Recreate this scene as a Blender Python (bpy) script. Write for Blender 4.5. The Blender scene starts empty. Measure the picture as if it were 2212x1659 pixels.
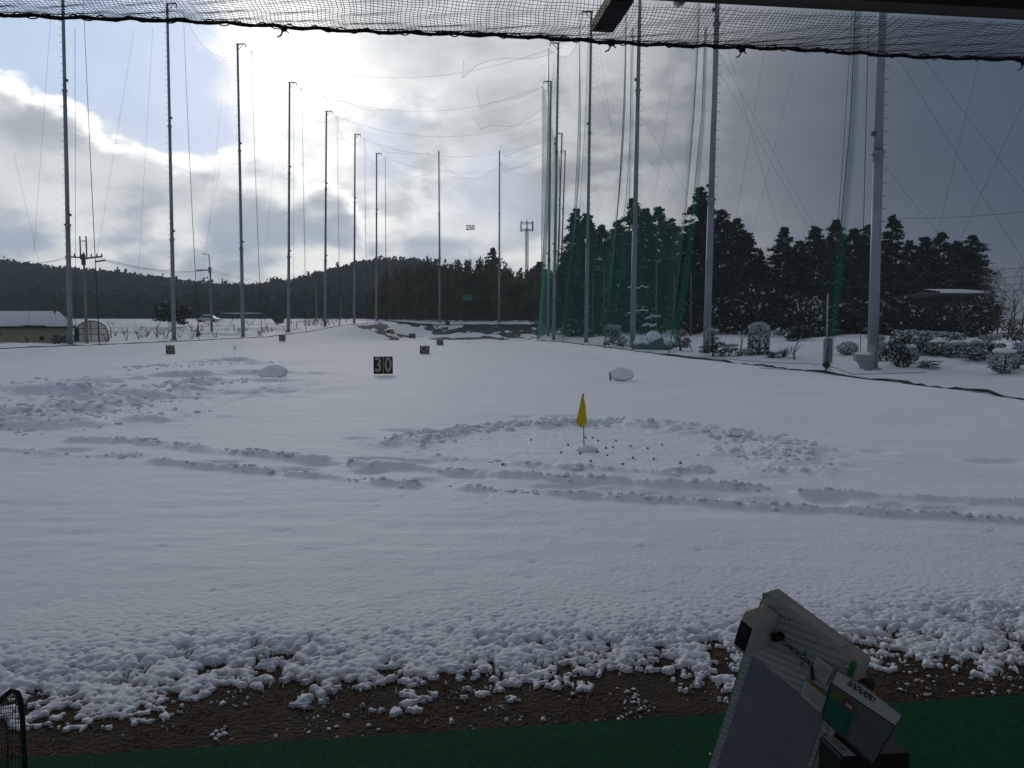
import bpy, math, random
import numpy as np
from mathutils import Vector, Matrix

sc = bpy.context.scene
COL = sc.collection
rnd = random.Random(7)
RAD = math.radians

# ------------------------------------------------------------------ camera
CAM_H = 1.72
PITCH = RAD(4.17)
FV, CXV, CYV = 1706.0, 1106.0, 829.5          # focal length and centre in a 2212 px wide frame
cam_d = bpy.data.cameras.new('camera')
cam_d.sensor_width = 36.0
cam_d.lens = 36.0 * FV / 2212.0
cam_d.clip_start = 0.05
cam_d.clip_end = 6000
cam = bpy.data.objects.new('camera', cam_d)
COL.objects.link(cam)
cam.location = (0, 0, CAM_H)
cam.rotation_euler = (math.pi / 2 - PITCH, 0, 0)
sc.camera = cam

# ------------------------------------------------------------------ render settings
sc.view_settings.view_transform = 'Standard'
sc.view_settings.look = 'None'
sc.view_settings.exposure = 0.14
sc.view_settings.gamma = 1.0
sc.render.engine = 'CYCLES'
sc.cycles.use_denoising = True
sc.cycles.max_bounces = 6
sc.cycles.diffuse_bounces = 4
sc.cycles.glossy_bounces = 2
sc.cycles.transmission_bounces = 2
sc.cycles.transparent_max_bounces = 48
sc.cycles.caustics_reflective = False
sc.cycles.caustics_refractive = False

# ------------------------------------------------------------------ sky and sun
SUN_AZ, SUN_EL = RAD(-14.0), RAD(18.0)         # azimuth from +Y towards +X
def dirv(azd, eld):
    a, e = RAD(azd), RAD(eld)
    return (math.sin(a) * math.cos(e), math.cos(a) * math.cos(e), math.sin(e))
SUN_DIR = Vector(dirv(-14.0, 18.0))

world = bpy.data.worlds.new('World')
sc.world = world
world.use_nodes = True
wt = world.node_tree
wt.nodes.clear()
def wn(kind, **kw):
    n = wt.nodes.new(kind)
    for k, v in kw.items():
        setattr(n, k, v)
    return n
def wl(a, b):
    wt.links.new(a, b)
def setin(sock, v):
    if isinstance(v, bpy.types.NodeSocket):
        wl(v, sock)
    else:
        sock.default_value = v
def wmath(op, a, b=0.0, c=None, clamp=False):
    n = wn('ShaderNodeMath', operation=op, use_clamp=clamp)
    setin(n.inputs[0], a); setin(n.inputs[1], b)
    if c is not None: setin(n.inputs[2], c)
    return n.outputs[0]
def wvec(op, a, b=None):
    n = wn('ShaderNodeVectorMath', operation=op)
    setin(n.inputs[0], a)
    if b is not None: setin(n.inputs[1], b)
    return n.outputs['Value'] if op in ('DOT_PRODUCT', 'LENGTH') else n.outputs['Vector']
def wscale(a, s):
    n = wn('ShaderNodeVectorMath', operation='SCALE')
    setin(n.inputs[0], a); setin(n.inputs['Scale'], s)
    return n.outputs['Vector']
def wmap(v, a, b, c=0.0, d=1.0, smooth=True):
    n = wn('ShaderNodeMapRange', interpolation_type='SMOOTHSTEP' if smooth else 'LINEAR', clamp=True)
    setin(n.inputs['Value'], v)
    n.inputs['From Min'].default_value = a; n.inputs['From Max'].default_value = b
    setin(n.inputs['To Min'], c); setin(n.inputs['To Max'], d)
    return n.outputs['Result']
def wnoise(vec, scale, detail=6.0, rough=0.55):
    n = wn('ShaderNodeTexNoise')
    setin(n.inputs['Vector'], vec)
    n.inputs['Scale'].default_value = scale
    n.inputs['Detail'].default_value = detail
    n.inputs['Roughness'].default_value = rough
    return n
def wmix(f, a, b):
    n = wn('ShaderNodeMix', data_type='RGBA')
    setin(n.inputs[0], f); setin(n.inputs[6], a); setin(n.inputs[7], b)
    return n.outputs[2]
def rgb(*c):
    return (c[0], c[1], c[2], 1.0)

tc = wn('ShaderNodeTexCoord')
D = wvec('NORMALIZE', tc.outputs['Generated'])
sep = wn('ShaderNodeSeparateXYZ'); wl(D, sep.inputs[0])
DZ = sep.outputs[2]
# cloud space: the direction with the vertical stretched, so clouds lie flat
Cs = wvec('MULTIPLY', D, (1.0, 1.0, 1.9))
warp = wnoise(Cs, 5.0, 5.0, 0.6)
wofs = wscale(wvec('SUBTRACT', warp.outputs['Color'], (0.5, 0.5, 0.5)), 0.16)
Dw = wvec('NORMALIZE', wvec('ADD', D, wofs))
Dw2 = wvec('NORMALIZE', wvec('ADD', D, wscale(wofs, 0.45)))
def blob(az, el, r_in, r_out, d=Dw):
    return wmap(wvec('DOT_PRODUCT', d, dirv(az, el)), math.cos(RAD(r_out)), math.cos(RAD(r_in)))
def bmax(*bs):
    o = bs[0]
    for b in bs[1:]:
        o = wmath('MAXIMUM', o, b)
    return o
n_big = wnoise(Cs, 2.6, 5.0, 0.5).outputs['Fac']
n_mid = wnoise(Cs, 7.0, 6.0, 0.52).outputs['Fac']
n_fine = wnoise(Cs, 15.0, 5.0, 0.5).outputs['Fac']
# the same cloud field sampled a little nearer the sun: thin, sun-facing rims are bright
n_sun = wnoise(wvec('ADD', Cs, tuple(0.030 * v for v in (SUN_DIR.x, SUN_DIR.y, SUN_DIR.z * 1.9))), 7.0, 6.0, 0.52).outputs['Fac']
rim = wmap(wmath('SUBTRACT', n_mid, n_sun), -0.07, 0.09)

sky = wn('ShaderNodeTexSky', sky_type='NISHITA')
sky.sun_disc = False
sky.sun_elevation = SUN_EL
sky.sun_rotation = SUN_AZ
sky.altitude = 200
blue = wmix(0.8, wscale(sky.outputs[0], 0.04), rgb(0.64, 0.80, 1.08))

sunang = wvec('DOT_PRODUCT', Dw2, tuple(SUN_DIR))
sunang0 = wvec('DOT_PRODUCT', D, tuple(SUN_DIR))
glow_wide = wmap(sunang0, math.cos(RAD(46)), math.cos(RAD(7)))
glow_mid = wmap(sunang, math.cos(RAD(16)), math.cos(RAD(1)))
# cloud deck: pale grey, thickening to a slate bank over the wood
bank = blob(55, 9, 10, 64, wvec('NORMALIZE', wvec('ADD', D, wscale(wofs, 0.8))))
deck = wmix(wmap(n_big, 0.32, 0.68), rgb(0.160, 0.185, 0.225), rgb(0.225, 0.25, 0.29))
deck = wmix(wmath('MULTIPLY', glow_wide, 0.85), deck, rgb(0.76, 0.78, 0.80))
slate = wmix(wmap(n_big, 0.3, 0.7), rgb(0.052, 0.074, 0.110), rgb(0.078, 0.103, 0.142))
body = wmix(bank, deck, slate)
shade = wmix(wmap(n_mid, 0.34, 0.66), rgb(0.89, 0.90, 0.92), rgb(1.08, 1.07, 1.07))
mulf = wn('ShaderNodeMix', data_type='RGBA', blend_type='MULTIPLY')
setin(mulf.inputs[0], wmath('MULTIPLY_ADD', bank, -0.75, 1.0)); setin(mulf.inputs[6], body); setin(mulf.inputs[7], shade)
body = mulf.outputs[2]
# lit rims of the broken cloud on the sun's side
lit = wmath('MULTIPLY', rim, wmath('MULTIPLY', wmap(sunang0, math.cos(RAD(34)), math.cos(RAD(12))), wmath('SUBTRACT', 1.0, bank)))
body = wmix(wmath('MULTIPLY', lit, 0.55), body, rgb(1.25, 1.26, 1.27))
# thin grey veil above the sun's right
veil = bmax(blob(-4.5, 22, 3, 9.5, Dw2), blob(-1.5, 15, 1, 6.5, Dw2), blob(0, 25, 2, 9, Dw2))
body = wmix(wmath('MULTIPLY', veil, 0.65), body, rgb(0.50, 0.53, 0.565))
# open blue patches
gap = bmax(blob(-27.5, 18, 4.6, 8.4), blob(-34, 20, 5.0, 9.0), blob(-22.8, 14.6, 2.6, 5.0), wmath('MULTIPLY', blob(-1.5, 9.0, 0.5, 4.5), 0.5), wmath('MULTIPLY', blob(-9, 12.2, 0.6, 3.0), 0.6), wmath('MULTIPLY', blob(-30, 4.6, 1.0, 4.0), 0.55),
           wmath('MULTIPLY', wmap(n_big, 0.44, 0.34), wmath('MULTIPLY', wmap(sunang0, math.cos(RAD(70)), math.cos(RAD(20))), wmath('SUBTRACT', 0.5, wmath('MULTIPLY', bank, 0.5)))))
skyc = wmix(wmath('MULTIPLY', gap, 0.95), body, blue)
# the big cumulus left of the sun: grey body, lit shoulder
cum = bmax(blob(-35, 9.2, 3.2, 6.6), blob(-30, 7.4, 3.2, 6.2), blob(-25, 5.6, 3.2, 6.2), blob(-19, 7.2, 2.6, 5.6), blob(-39, 9, 5, 9), blob(-30, 3.5, 4, 8), blob(-13.5, 6.5, 1.0, 4.2))
cumc = wmix(wmap(n_mid, 0.36, 0.62), rgb(0.46, 0.51, 0.57), rgb(0.80, 0.83, 0.86))
cumc = wmix(wmath('MULTIPLY', wmap(n_fine, 0.45, 0.7), 0.25), cumc, rgb(0.8, 0.82, 0.83))
cumc = wmix(wmap(cum, 0.85, 0.25), cumc, rgb(1.45, 1.45, 1.42))
skyc = wmix(wmap(cum, 0.02, 0.30), skyc, cumc)
# low broken cloud over the hills
low = wmath('MULTIPLY', wmath('MULTIPLY', wmap(DZ, 0.17, 0.08), wmath('SUBTRACT', 1.0, bank)), wmap(sunang0, math.cos(RAD(40)), math.cos(RAD(24))))
lowc = wmix(wmap(n_mid, 0.40, 0.58), rgb(0.46, 0.56, 0.68), rgb(1.25, 1.24, 1.20))
skyc = wmix(wmath('MULTIPLY', low, 0.72), skyc, lowc)
# the sun behind the cloud
bright = wmath('MULTIPLY', wmap(wmath('ADD', wmath('MULTIPLY', n_mid, 0.9), wmath('MULTIPLY', glow_mid, 0.30)), 0.52, 0.76), wmap(sunang0, math.cos(RAD(16)), math.cos(RAD(6))))
bright = wmath('MULTIPLY', bright, wmath('SUBTRACT', 1.0, bmax(wmath('MULTIPLY', gap, 0.95), wmath('MULTIPLY', veil, 0.9))))
skyc = wmix(bright, skyc, rgb(1.35, 1.35, 1.33))
bg = wn('ShaderNodeBackground')
wl(skyc, bg.inputs['Color'])
bg.inputs['Strength'].default_value = 0.98
wo = wn('ShaderNodeOutputWorld')
wl(bg.outputs[0], wo.inputs['Surface'])

sun_d = bpy.data.lights.new('sun', 'SUN')
sun_d.energy = 0.6
sun_d.angle = RAD(14)
sun_d.color = (1.0, 0.96, 0.90)
sun = bpy.data.objects.new('sun', sun_d)
COL.objects.link(sun)
sun.rotation_euler = (-SUN_DIR).to_track_quat('-Z', 'Y').to_euler()
sun.location = (0, 0, 60)

# ------------------------------------------------------------------ helpers
def nodes_of(m):
    return m.node_tree.nodes, m.node_tree.links
MATS = {}
def mat(name, col, rough=0.8, var=0.0, scale=4.0, bump=0.0, bscale=30.0, metal=0.0, col2=None, spec=0.3, rand=0.0, detail=5.0):
    m = bpy.data.materials.new(name)
    m.use_nodes = True
    N, L = nodes_of(m)
    b = N['Principled BSDF']
    b.inputs['Base Color'].default_value = rgb(*col)
    b.inputs['Roughness'].default_value = rough
    b.inputs['Metallic'].default_value = metal
    b.inputs['Specular IOR Level'].default_value = spec
    geo = N.new('ShaderNodeNewGeometry')
    if var > 0 or col2 is not None or rand > 0:
        c2 = col2 or tuple(max(0.0, c * (1 - var)) for c in col)
        no = N.new('ShaderNodeTexNoise')
        no.inputs['Scale'].default_value = scale
        no.inputs['Detail'].default_value = detail
        L.new(geo.outputs['Position'], no.inputs['Vector'])
        mr = N.new('ShaderNodeMapRange')
        mr.inputs['From Min'].default_value = 0.33
        mr.inputs['From Max'].default_value = 0.67
        L.new(no.outputs['Fac'], mr.inputs['Value'])
        mx = N.new('ShaderNodeMix'); mx.data_type = 'RGBA'
        L.new(mr.outputs['Result'], mx.inputs[0])
        mx.inputs[6].default_value = rgb(*c2); mx.inputs[7].default_value = rgb(*col)
        out = mx.outputs[2]
        if rand > 0:
            oi = N.new('ShaderNodeObjectInfo')
            m2 = N.new('ShaderNodeMapRange')
            m2.inputs['To Min'].default_value = 1 - rand; m2.inputs['To Max'].default_value = 1 + rand
            L.new(oi.outputs['Random'], m2.inputs['Value'])
            sc_ = N.new('ShaderNodeVectorMath'); sc_.operation = 'SCALE'
            L.new(out, sc_.inputs[0]); L.new(m2.outputs['Result'], sc_.inputs['Scale'])
            out = sc_.outputs['Vector']
        L.new(out, b.inputs['Base Color'])
    if bump > 0:
        no2 = N.new('ShaderNodeTexNoise')
        no2.inputs['Scale'].default_value = bscale
        no2.inputs['Detail'].default_value = 4
        L.new(geo.outputs['Position'], no2.inputs['Vector'])
        bp = N.new('ShaderNodeBump')
        bp.inputs['Strength'].default_value = 1.0
        bp.inputs['Distance'].default_value = bump
        L.new(no2.outputs['Fac'], bp.inputs['Height'])
        L.new(bp.outputs['Normal'], b.inputs['Normal'])
    MATS[name] = m
    return m

def net_mat(name, col, alpha):
    m = bpy.data.materials.new(name)
    m.use_nodes = True
    N, L = nodes_of(m)
    N.clear()
    o = N.new('ShaderNodeOutputMaterial')
    t = N.new('ShaderNodeBsdfTransparent')
    d = N.new('ShaderNodeBsdfDiffuse'); d.inputs['Color'].default_value = rgb(*col)
    tr = N.new('ShaderNodeBsdfTranslucent'); tr.inputs['Color'].default_value = rgb(*col)
    dm = N.new('ShaderNodeMixShader'); dm.inputs[0].default_value = 0.5
    L.new(d.outputs[0], dm.inputs[1]); L.new(tr.outputs[0], dm.inputs[2])
    mx = N.new('ShaderNodeMixShader')
    geo = N.new('ShaderNodeNewGeometry')
    no = N.new('ShaderNodeTexNoise'); no.inputs['Scale'].default_value = 0.35; no.inputs['Detail'].default_value = 3
    L.new(geo.outputs['Position'], no.inputs['Vector'])
    mr = N.new('ShaderNodeMapRange')
    mr.inputs['From Min'].default_value = 0.3; mr.inputs['From Max'].default_value = 0.7
    mr.inputs['To Min'].default_value = alpha * 0.75; mr.inputs['To Max'].default_value = alpha * 1.25
    L.new(no.outputs['Fac'], mr.inputs['Value'])
    L.new(mr.outputs['Result'], mx.inputs[0])
    L.new(t.outputs[0], mx.inputs[1]); L.new(dm.outputs[0], mx.inputs[2])
    L.new(mx.outputs[0], o.inputs['Surface'])
    MATS[name] = m
    return m

class MB:
    """Collects shapes; build() links them as one mesh object."""
    def __init__(self):
        self.v = []; self.f = []; self.mi = []; self.n = 0; self.sm = []
    def add(self, verts, faces, mi=0, smooth=False):
        o = self.n
        verts = [tuple(p) for p in verts]
        self.v.extend(verts); self.n += len(verts)
        for f in faces:
            self.f.append(tuple(o + i for i in f)); self.mi.append(mi); self.sm.append(smooth)
        return self
    def box(self, c, size, rot=None, mi=0, bev=0.0):
        hx, hy, hz = size[0] / 2, size[1] / 2, size[2] / 2
        c = Vector(c)
        if bev <= 0:
            P = [Vector((sx * hx, sy * hy, sz * hz)) for sx in (-1, 1) for sy in (-1, 1) for sz in (-1, 1)]
            F = [(0, 1, 3, 2), (4, 6, 7, 5), (0, 4, 5, 1), (2, 3, 7, 6), (0, 2, 6, 4), (1, 5, 7, 3)]
        else:
            b = min(bev, hx * .9, hy * .9, hz * .9)
            P = []; idx = {}
            for sx in (-1, 1):
                for sy in (-1, 1):
                    for sz in (-1, 1):
                        for ax in range(3):
                            q = [sx * hx, sy * hy, sz * hz]
                            for k in range(3):
                                if k != ax: q[k] -= (sx, sy, sz)[k] * b
                            idx[(sx, sy, sz, ax)] = len(P); P.append(Vector(q))
            F = []
            for ax in range(3):
                o1, o2 = [k for k in range(3) if k != ax]
                for s in (-1, 1):
                    def key(a, b_):
                        t = [0, 0, 0]; t[ax] = s; t[o1] = a; t[o2] = b_
                        return idx[(t[0], t[1], t[2], ax)]
                    q = [key(-1, -1), key(1, -1), key(1, 1), key(-1, 1)]
                    F.append(tuple(q))
            for ax in range(3):      # edge chamfers along axis ax
                o1, o2 = [k for k in range(3) if k != ax]
                for a in (-1, 1):
                    for b_ in (-1, 1):
                        def key(s, face):
                            t = [0, 0, 0]; t[ax] = s; t[o1] = a; t[o2] = b_
                            return idx[(t[0], t[1], t[2], face)]
                        F.append((key(-1, o1), key(1, o1), key(1, o2), key(-1, o2)))
            for sx in (-1, 1):
                for sy in (-1, 1):
                    for sz in (-1, 1):
                        F.append(tuple(idx[(sx, sy, sz, k)] for k in range(3)))
        if rot is not None:
            P = [rot @ p for p in P]
        return self.add([p + c for p in P], F, mi)
    def tube(self, pts, radii, n=8, mi=0, cap=True, smooth=True):
        pts = [Vector(p) for p in pts]
        if not hasattr(radii, '__len__'): radii = [radii] * len(pts)
        V = []; F = []
        prev = None
        for i, p in enumerate(pts):
            a = pts[max(i - 1, 0)]; b = pts[min(i + 1, len(pts) - 1)]
            t = (b - a)
            if t.length < 1e-9: t = Vector((0, 0, 1))
            t.normalize()
            if prev is None:
                u = t.orthogonal().normalized()
            else:
                u = prev - t * prev.dot(t)
                u = u.normalized() if u.length > 1e-6 else t.orthogonal().normalized()
            prev = u
            w = t.cross(u)
            for k in range(n):
                an = 2 * math.pi * k / n
                V.append(p + (u * math.cos(an) + w * math.sin(an)) * radii[i])
        for i in range(len(pts) - 1):
            for k in range(n):
                k2 = (k + 1) % n
                F.append((i * n + k, i * n + k2, (i + 1) * n + k2, (i + 1) * n + k))
        if cap:
            F.append(tuple(range(n - 1, -1, -1))); F.append(tuple((len(pts) - 1) * n + k for k in range(n)))
        return self.add(V, F, mi, smooth)
    def prism(self, poly, off, mi=0):
        """polygon (3-D points) extruded by the vector off"""
        n = len(poly); off = Vector(off)
        V = [Vector(p) for p in poly] + [Vector(p) + off for p in poly]
        F = [tuple(range(n)), tuple(range(2 * n - 1, n - 1, -1))]
        for i in range(n):
            j = (i + 1) % n
            F.append((i, i + n, j + n, j))
        return self.add(V, F, mi)
    def lump(self, c, r, seed=0, n=10, m=6, flat=1.0, mi=0, amp=0.15):
        R = random.Random(seed)
        V = []; F = []
        c = Vector(c)
        ph = [R.uniform(0, 6.28) for _ in range(6)]
        for i in range(m + 1):
            th = math.pi * i / m
            for k in range(n):
                a = 2 * math.pi * k / n
                q = 1 + amp * (math.sin(2 * a + ph[0] + th) + math.sin(3 * a + ph[1]) * math.sin(2 * th + ph[2])) * 0.6
                V.append(c + Vector((r[0] * math.sin(th) * math.cos(a) * q, r[1] * math.sin(th) * math.sin(a) * q, r[2] * math.cos(th) * flat * q)))
        for i in range(m):
            for k in range(n):
                k2 = (k + 1) % n
                F.append((i * n + k, (i + 1) * n + k, (i + 1) * n + k2, i * n + k2))
        return self.add(V, F, mi, True)
    def mesh(self, name, mats, origin=(0, 0, 0)):
        me = bpy.data.meshes.new(name)
        ox, oy, oz = origin
        me.from_pydata([(x - ox, y - oy, z - oz) for x, y, z in self.v], [], self.f)
        for m in (mats if isinstance(mats, (list, tuple)) else [mats]):
            me.materials.append(MATS[m])
        me.polygons.foreach_set('material_index', self.mi)
        me.polygons.foreach_set('use_smooth', self.sm)
        me.update()
        return me
    def build(self, name, mats, parent=None, origin=(0, 0, 0)):
        o = bpy.data.objects.new(name, self.mesh(name, mats, origin))
        COL.objects.link(o)
        if parent is not None: o.parent = parent
        else: o.location = origin
        return o

def np_mesh(name, V, F, mats, mi=None, smooth=True):
    """fast mesh of quads from numpy arrays"""
    me = bpy.data.meshes.new(name)
    V = np.ascontiguousarray(V, dtype=np.float32); F = np.ascontiguousarray(F, dtype=np.int32)
    nv, nf, k = len(V), len(F), F.shape[1]
    me.vertices.add(nv); me.vertices.foreach_set('co', V.ravel())
    me.loops.add(nf * k); me.loops.foreach_set('vertex_index', F.ravel())
    me.polygons.add(nf)
    me.polygons.foreach_set('loop_start', np.arange(0, nf * k, k, dtype=np.int32))
    me.polygons.foreach_set('loop_total', np.full(nf, k, dtype=np.int32))
    for m in mats: me.materials.append(MATS[m])
    if mi is not None: me.polygons.foreach_set('material_index', np.ascontiguousarray(mi, dtype=np.int32))
    me.polygons.foreach_set('use_smooth', np.full(nf, smooth, dtype=bool))
    me.update(calc_edges=True)
    return me
def link(name, me, parent=None, loc=None):
    o = bpy.data.objects.new(name, me)
    COL.objects.link(o)
    if parent is not None: o.parent = parent
    if loc is not None: o.location = loc
    return o
def tag(o, label=None, cat=None, group=None, kind=None):
    if label: o['label'] = label
    if cat: o['category'] = cat
    if group: o['group'] = group
    if kind: o['kind'] = kind
    return o
def thing(name, loc, label, cat, group=None):
    o = bpy.data.objects.new(name, None)
    COL.objects.link(o)
    o.location = loc
    o.empty_display_size = 0.2
    return tag(o, label, cat, group)
def copy_tree(o, parent=None):
    c = o.copy(); COL.objects.link(c)
    if parent is not None: c.parent = parent
    for ch in list(o.children): copy_tree(ch, c)
    return c

# photo pixel (2212 px wide frame) to a view direction / point
_F = Vector((0, math.cos(PITCH), -math.sin(PITCH))); _U = Vector((0, math.sin(PITCH), math.cos(PITCH)))
CAMP = Vector((0, 0, CAM_H))
def ray(x, y):
    return Vector((1, 0, 0)) * ((x - CXV) / FV) + _F + _U * (-(y - CYV) / FV)
def at(x, y, Y):
    d = ray(x, y)
    return CAMP + d * (Y / d.y)
def px2m(px, Y):
    return px / FV * Y

# numpy noise
def hsh(ix, iy, seed):
    h = (ix.astype(np.int64) * 374761393 + iy.astype(np.int64) * 668265263 + seed * 974634777) & 0xFFFFFFFF
    h = ((h ^ (h >> 13)) * 1274126177) & 0xFFFFFFFF
    h = ((h ^ (h >> 16)) * 2246822519) & 0xFFFFFFFF
    return ((h ^ (h >> 15)) & 0xFFFFFF) / float(0xFFFFFF)
def vnoise(x, y, seed=0):
    ix = np.floor(x); iy = np.floor(y)
    fx = x - ix; fy = y - iy
    fx = fx * fx * fx * (fx * (fx * 6 - 15) + 10); fy = fy * fy * fy * (fy * (fy * 6 - 15) + 10)
    a = hsh(ix, iy, seed); b = hsh(ix + 1, iy, seed); c = hsh(ix, iy + 1, seed); d = hsh(ix + 1, iy + 1, seed)
    return (a + (b - a) * fx + (c - a) * fy + (a - b - c + d) * fx * fy) * 2 - 1
def fbm(x, y, seed=0, oct_=4, gain=0.5):
    s = 0; amp = 1.0; f = 1.0; tot = 0
    for i in range(oct_):
        s = s + amp * vnoise(x * f + 17.3 * i, y * f - 9.1 * i, seed + i); tot += amp
        amp *= gain; f *= 2.03
    return s / tot
def lumps(x, y, seed=0):
    """rounded bumps with creases between them, 0..1"""
    ix = np.floor(x); iy = np.floor(y)
    best = np.full(np.shape(x), 9.0)
    for dx in (-1, 0, 1):
        for dy in (-1, 0, 1):
            cx = ix + dx; cy = iy + dy
            px = cx + hsh(cx, cy, seed); py = cy + hsh(cx, cy, seed + 5)
            r = 0.55 + 0.6 * hsh(cx, cy, seed + 9)
            d = ((x - px) ** 2 + (y - py) ** 2) / (r * r)
            best = np.minimum(best, d)
    return np.sqrt(np.clip(1 - best, 0, 1))
def sst(a, b, x):
    t = np.clip((x - a) / (b - a), 0, 1)
    return t * t * (3 - 2 * t)

# ------------------------------------------------------------------ the lie of the land
TH = RAD(7.2)
AX = Vector((-math.sin(TH), math.cos(TH), 0))     # down the range
EX = Vector((math.cos(TH), math.sin(TH), 0))      # along the tee line
LY = np.array([0, 20, 30, 45, 53, 64, 75, 86.7, 98.3, 110, 122, 165.])
LX = np.array([-34, -33, -32, -29.3, -27.0, -24.6, -23.2, -22.4, -21.3, -20.0, -19.2, -17.])   # left net line
LZ = np.array([.15, .22, .28, .36, .44, .55, .66, 1.05, 1.75, 2.1, 2.5, 3.])
RY = np.array([0, 10, 17.9, 26.8, 38.5, 52, 66.8, 74, 80, 110, 122, 165.])
RX = np.array([12.6, 12.2, 11.6, 10.6, 7.65, 6.0, 4.2, 2.4, 3.2, 6.2, 7.2, 9.])             # right net line
RZ = np.array([.0, .0, .02, .08, .24, .32, .34, .36, .4, 1.2, 2.3, 3.])
def zg(x, y):
    x = np.asarray(x, dtype=float); y = np.asarray(y, dtype=float)
    back = 2.3 * np.clip((y - 97) / 25.0, 0, 1) ** 2.1 + np.clip(y - 122, 0, 80) * 0.012
    lx = np.interp(y, LY, LX); lz = np.interp(y, LY, LZ)
    rx = np.interp(y, RY, RX); rz = np.interp(y, RY, RZ)
    z = back
    wl_ = sst(lx + 8, lx, x)
    z = z * (1 - wl_) + np.maximum(lz, back * 0.9) * wl_
    farm = 0.44 + np.clip(y - 53, -30, 400) * 0.0195
    wo_ = sst(lx - 3.0, lx - 22, x)
    z = z * (1 - wo_) + farm * wo_
    wr = sst(rx - 3.0, rx + 0.3, x)
    z = z * (1 - wr) + np.maximum(rz, back * .9) * wr
    wg = sst(rx + 2.0, rx + 11, x)
    gard = 0.95 + 0.12 * np.sin(x * .5) * np.cos(y * .31) + np.clip(y - 60, 0, 300) * 0.012
    z = z * (1 - wg) + gard * wg
    return z
def zs(x, y):
    return float(zg(x, y))
def gp(x, y):
    """ground point under a photo pixel"""
    d = ray(x, y)
    t = 5.0; last = None
    p = None
    lo, hi = 1.0, 400.0
    s = np.concatenate([np.linspace(2, 60, 500), np.linspace(60.2, 400, 1200)])
    P = np.array(CAMP)[None] + np.array(d)[None] * s[:, None]
    below = P[:, 2] < zg(P[:, 0], P[:, 1])
    i = int(np.argmax(below)) if below.any() else len(s) - 1
    return Vector(P[i])
def onground(x, y):
    return Vector((x, y, zs(x, y)))

# ------------------------------------------------------------------ materials
def snow_material():
    m = mat('snow', (0.77, 0.805, 0.86), rough=0.75, spec=0.2, bump=0.009, bscale=22.0, col2=(0.715, 0.75, 0.815), scale=0.6)
    return m
snow_material()
mat('snow_cap', (0.75, 0.785, 0.84), rough=0.8, spec=0.2, bump=0.01, bscale=12)
mat('soil', (0.052, 0.030, 0.013), rough=0.95, col2=(0.014, 0.011, 0.008), scale=9.0, bump=0.02, bscale=45, detail=8)
mat('dead_grass', (0.13, 0.062, 0.018), rough=0.9, col2=(0.07, 0.04, 0.018), scale=14)
mat('tee_mat_green', (0.007, 0.084, 0.034), rough=0.95, col2=(0.003, 0.046, 0.020), scale=55.0, bump=0.006, bscale=300, detail=8, spec=.1)
mat('back_mat', (0.020, 0.055, 0.056), rough=0.9, col2=(0.008, 0.02, 0.02), scale=0.8)
mat('back_soil', (0.16, 0.10, 0.065), rough=0.95, var=0.4, scale=1.5)
mat('steel', (0.30, 0.33, 0.37), rough=0.5, var=0.25, scale=1.6, metal=0.35, spec=0.4)
mat('steel_dark', (0.10, 0.11, 0.125), rough=0.6, var=0.3, scale=3.0, metal=0.3)
mat('concrete', (0.33, 0.33, 0.32), rough=0.85, var=0.25, scale=2.0)
mat('rope_green', (0.010, 0.050, 0.038), rough=0.9, var=0.4, scale=5)
mat('rope_dark', (0.018, 0.018, 0.024), rough=0.9)
mat('wire', (0.05, 0.055, 0.06), rough=0.7)
net_mat('net_side_left', (0.05, 0.16, 0.14), 0.075)
net_mat('net_side_right', (0.10, 0.33, 0.28), 0.18)
net_mat('net_side_near', (0.12, 0.28, 0.25), 0.06)
net_mat('net_back', (0.06, 0.15, 0.14), 0.08)
net_mat('net_roof', (0.06, 0.075, 0.075), 0.05)
net_mat('net_patch', (0.06, 0.08, 0.08), 0.055)
net_mat('net_fold', (0.02, 0.30, 0.19), 0.12)
mat('sign_black', (0.016, 0.015, 0.015), rough=0.7, var=0.4, scale=6)
mat('sign_digit', (0.42, 0.38, 0.29), rough=0.8, var=0.35, scale=9)
mat('sign_digit_grey', (0.38, 0.36, 0.32), rough=0.8, var=0.35, scale=9)
mat('sign_digit_lime', (0.40, 0.55, 0.05), rough=0.7, var=0.3, scale=8)
mat('sign_white', (0.75, 0.77, 0.78), rough=0.7)
mat('sign_ink', (0.03, 0.05, 0.06), rough=0.8)
mat('sign_green', (0.02, 0.10, 0.08), rough=0.8)
mat('sign_teal', (0.10, 0.25, 0.22), rough=0.8)
mat('wood_brown', (0.10, 0.065, 0.04), rough=0.9, var=0.4, scale=8)
mat('flag_yellow', (0.62, 0.43, 0.012), rough=0.8, var=0.2, scale=5)
mat('flag_pale', (0.65, 0.60, 0.30), rough=0.8)
mat('flagstick', (0.30, 0.20, 0.06), rough=0.6)
mat('white_stick', (0.55, 0.57, 0.58), rough=0.6)
mat('golf_ball', (0.20, 0.20, 0.16), rough=0.5, var=0.4, scale=40)
mat('bark', (0.045, 0.035, 0.028), rough=0.95, var=0.4, scale=5)
mat('bark_pale', (0.16, 0.155, 0.15), rough=0.95, var=0.4, scale=5)
mat('conifer', (0.018, 0.028, 0.022), rough=0.9, col2=(0.006, 0.010, 0.009), scale=0.55, rand=0.3)
mat('conifer_snow', (0.25, 0.30, 0.33), rough=0.9, var=0.35, scale=2.5)
mat('shrub_snow', (0.60, 0.64, 0.69), rough=0.9, var=0.25, scale=3)
mat('bamboo', (0.19, 0.13, 0.045), rough=0.9, col2=(0.030, 0.024, 0.010), scale=0.35, rand=0.25)
mat('bamboo_stem', (0.05, 0.05, 0.04), rough=0.8)
mat('shrub', (0.022, 0.030, 0.020), rough=0.9, col2=(0.008, 0.012, 0.009), scale=1.6, rand=0.2)
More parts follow.
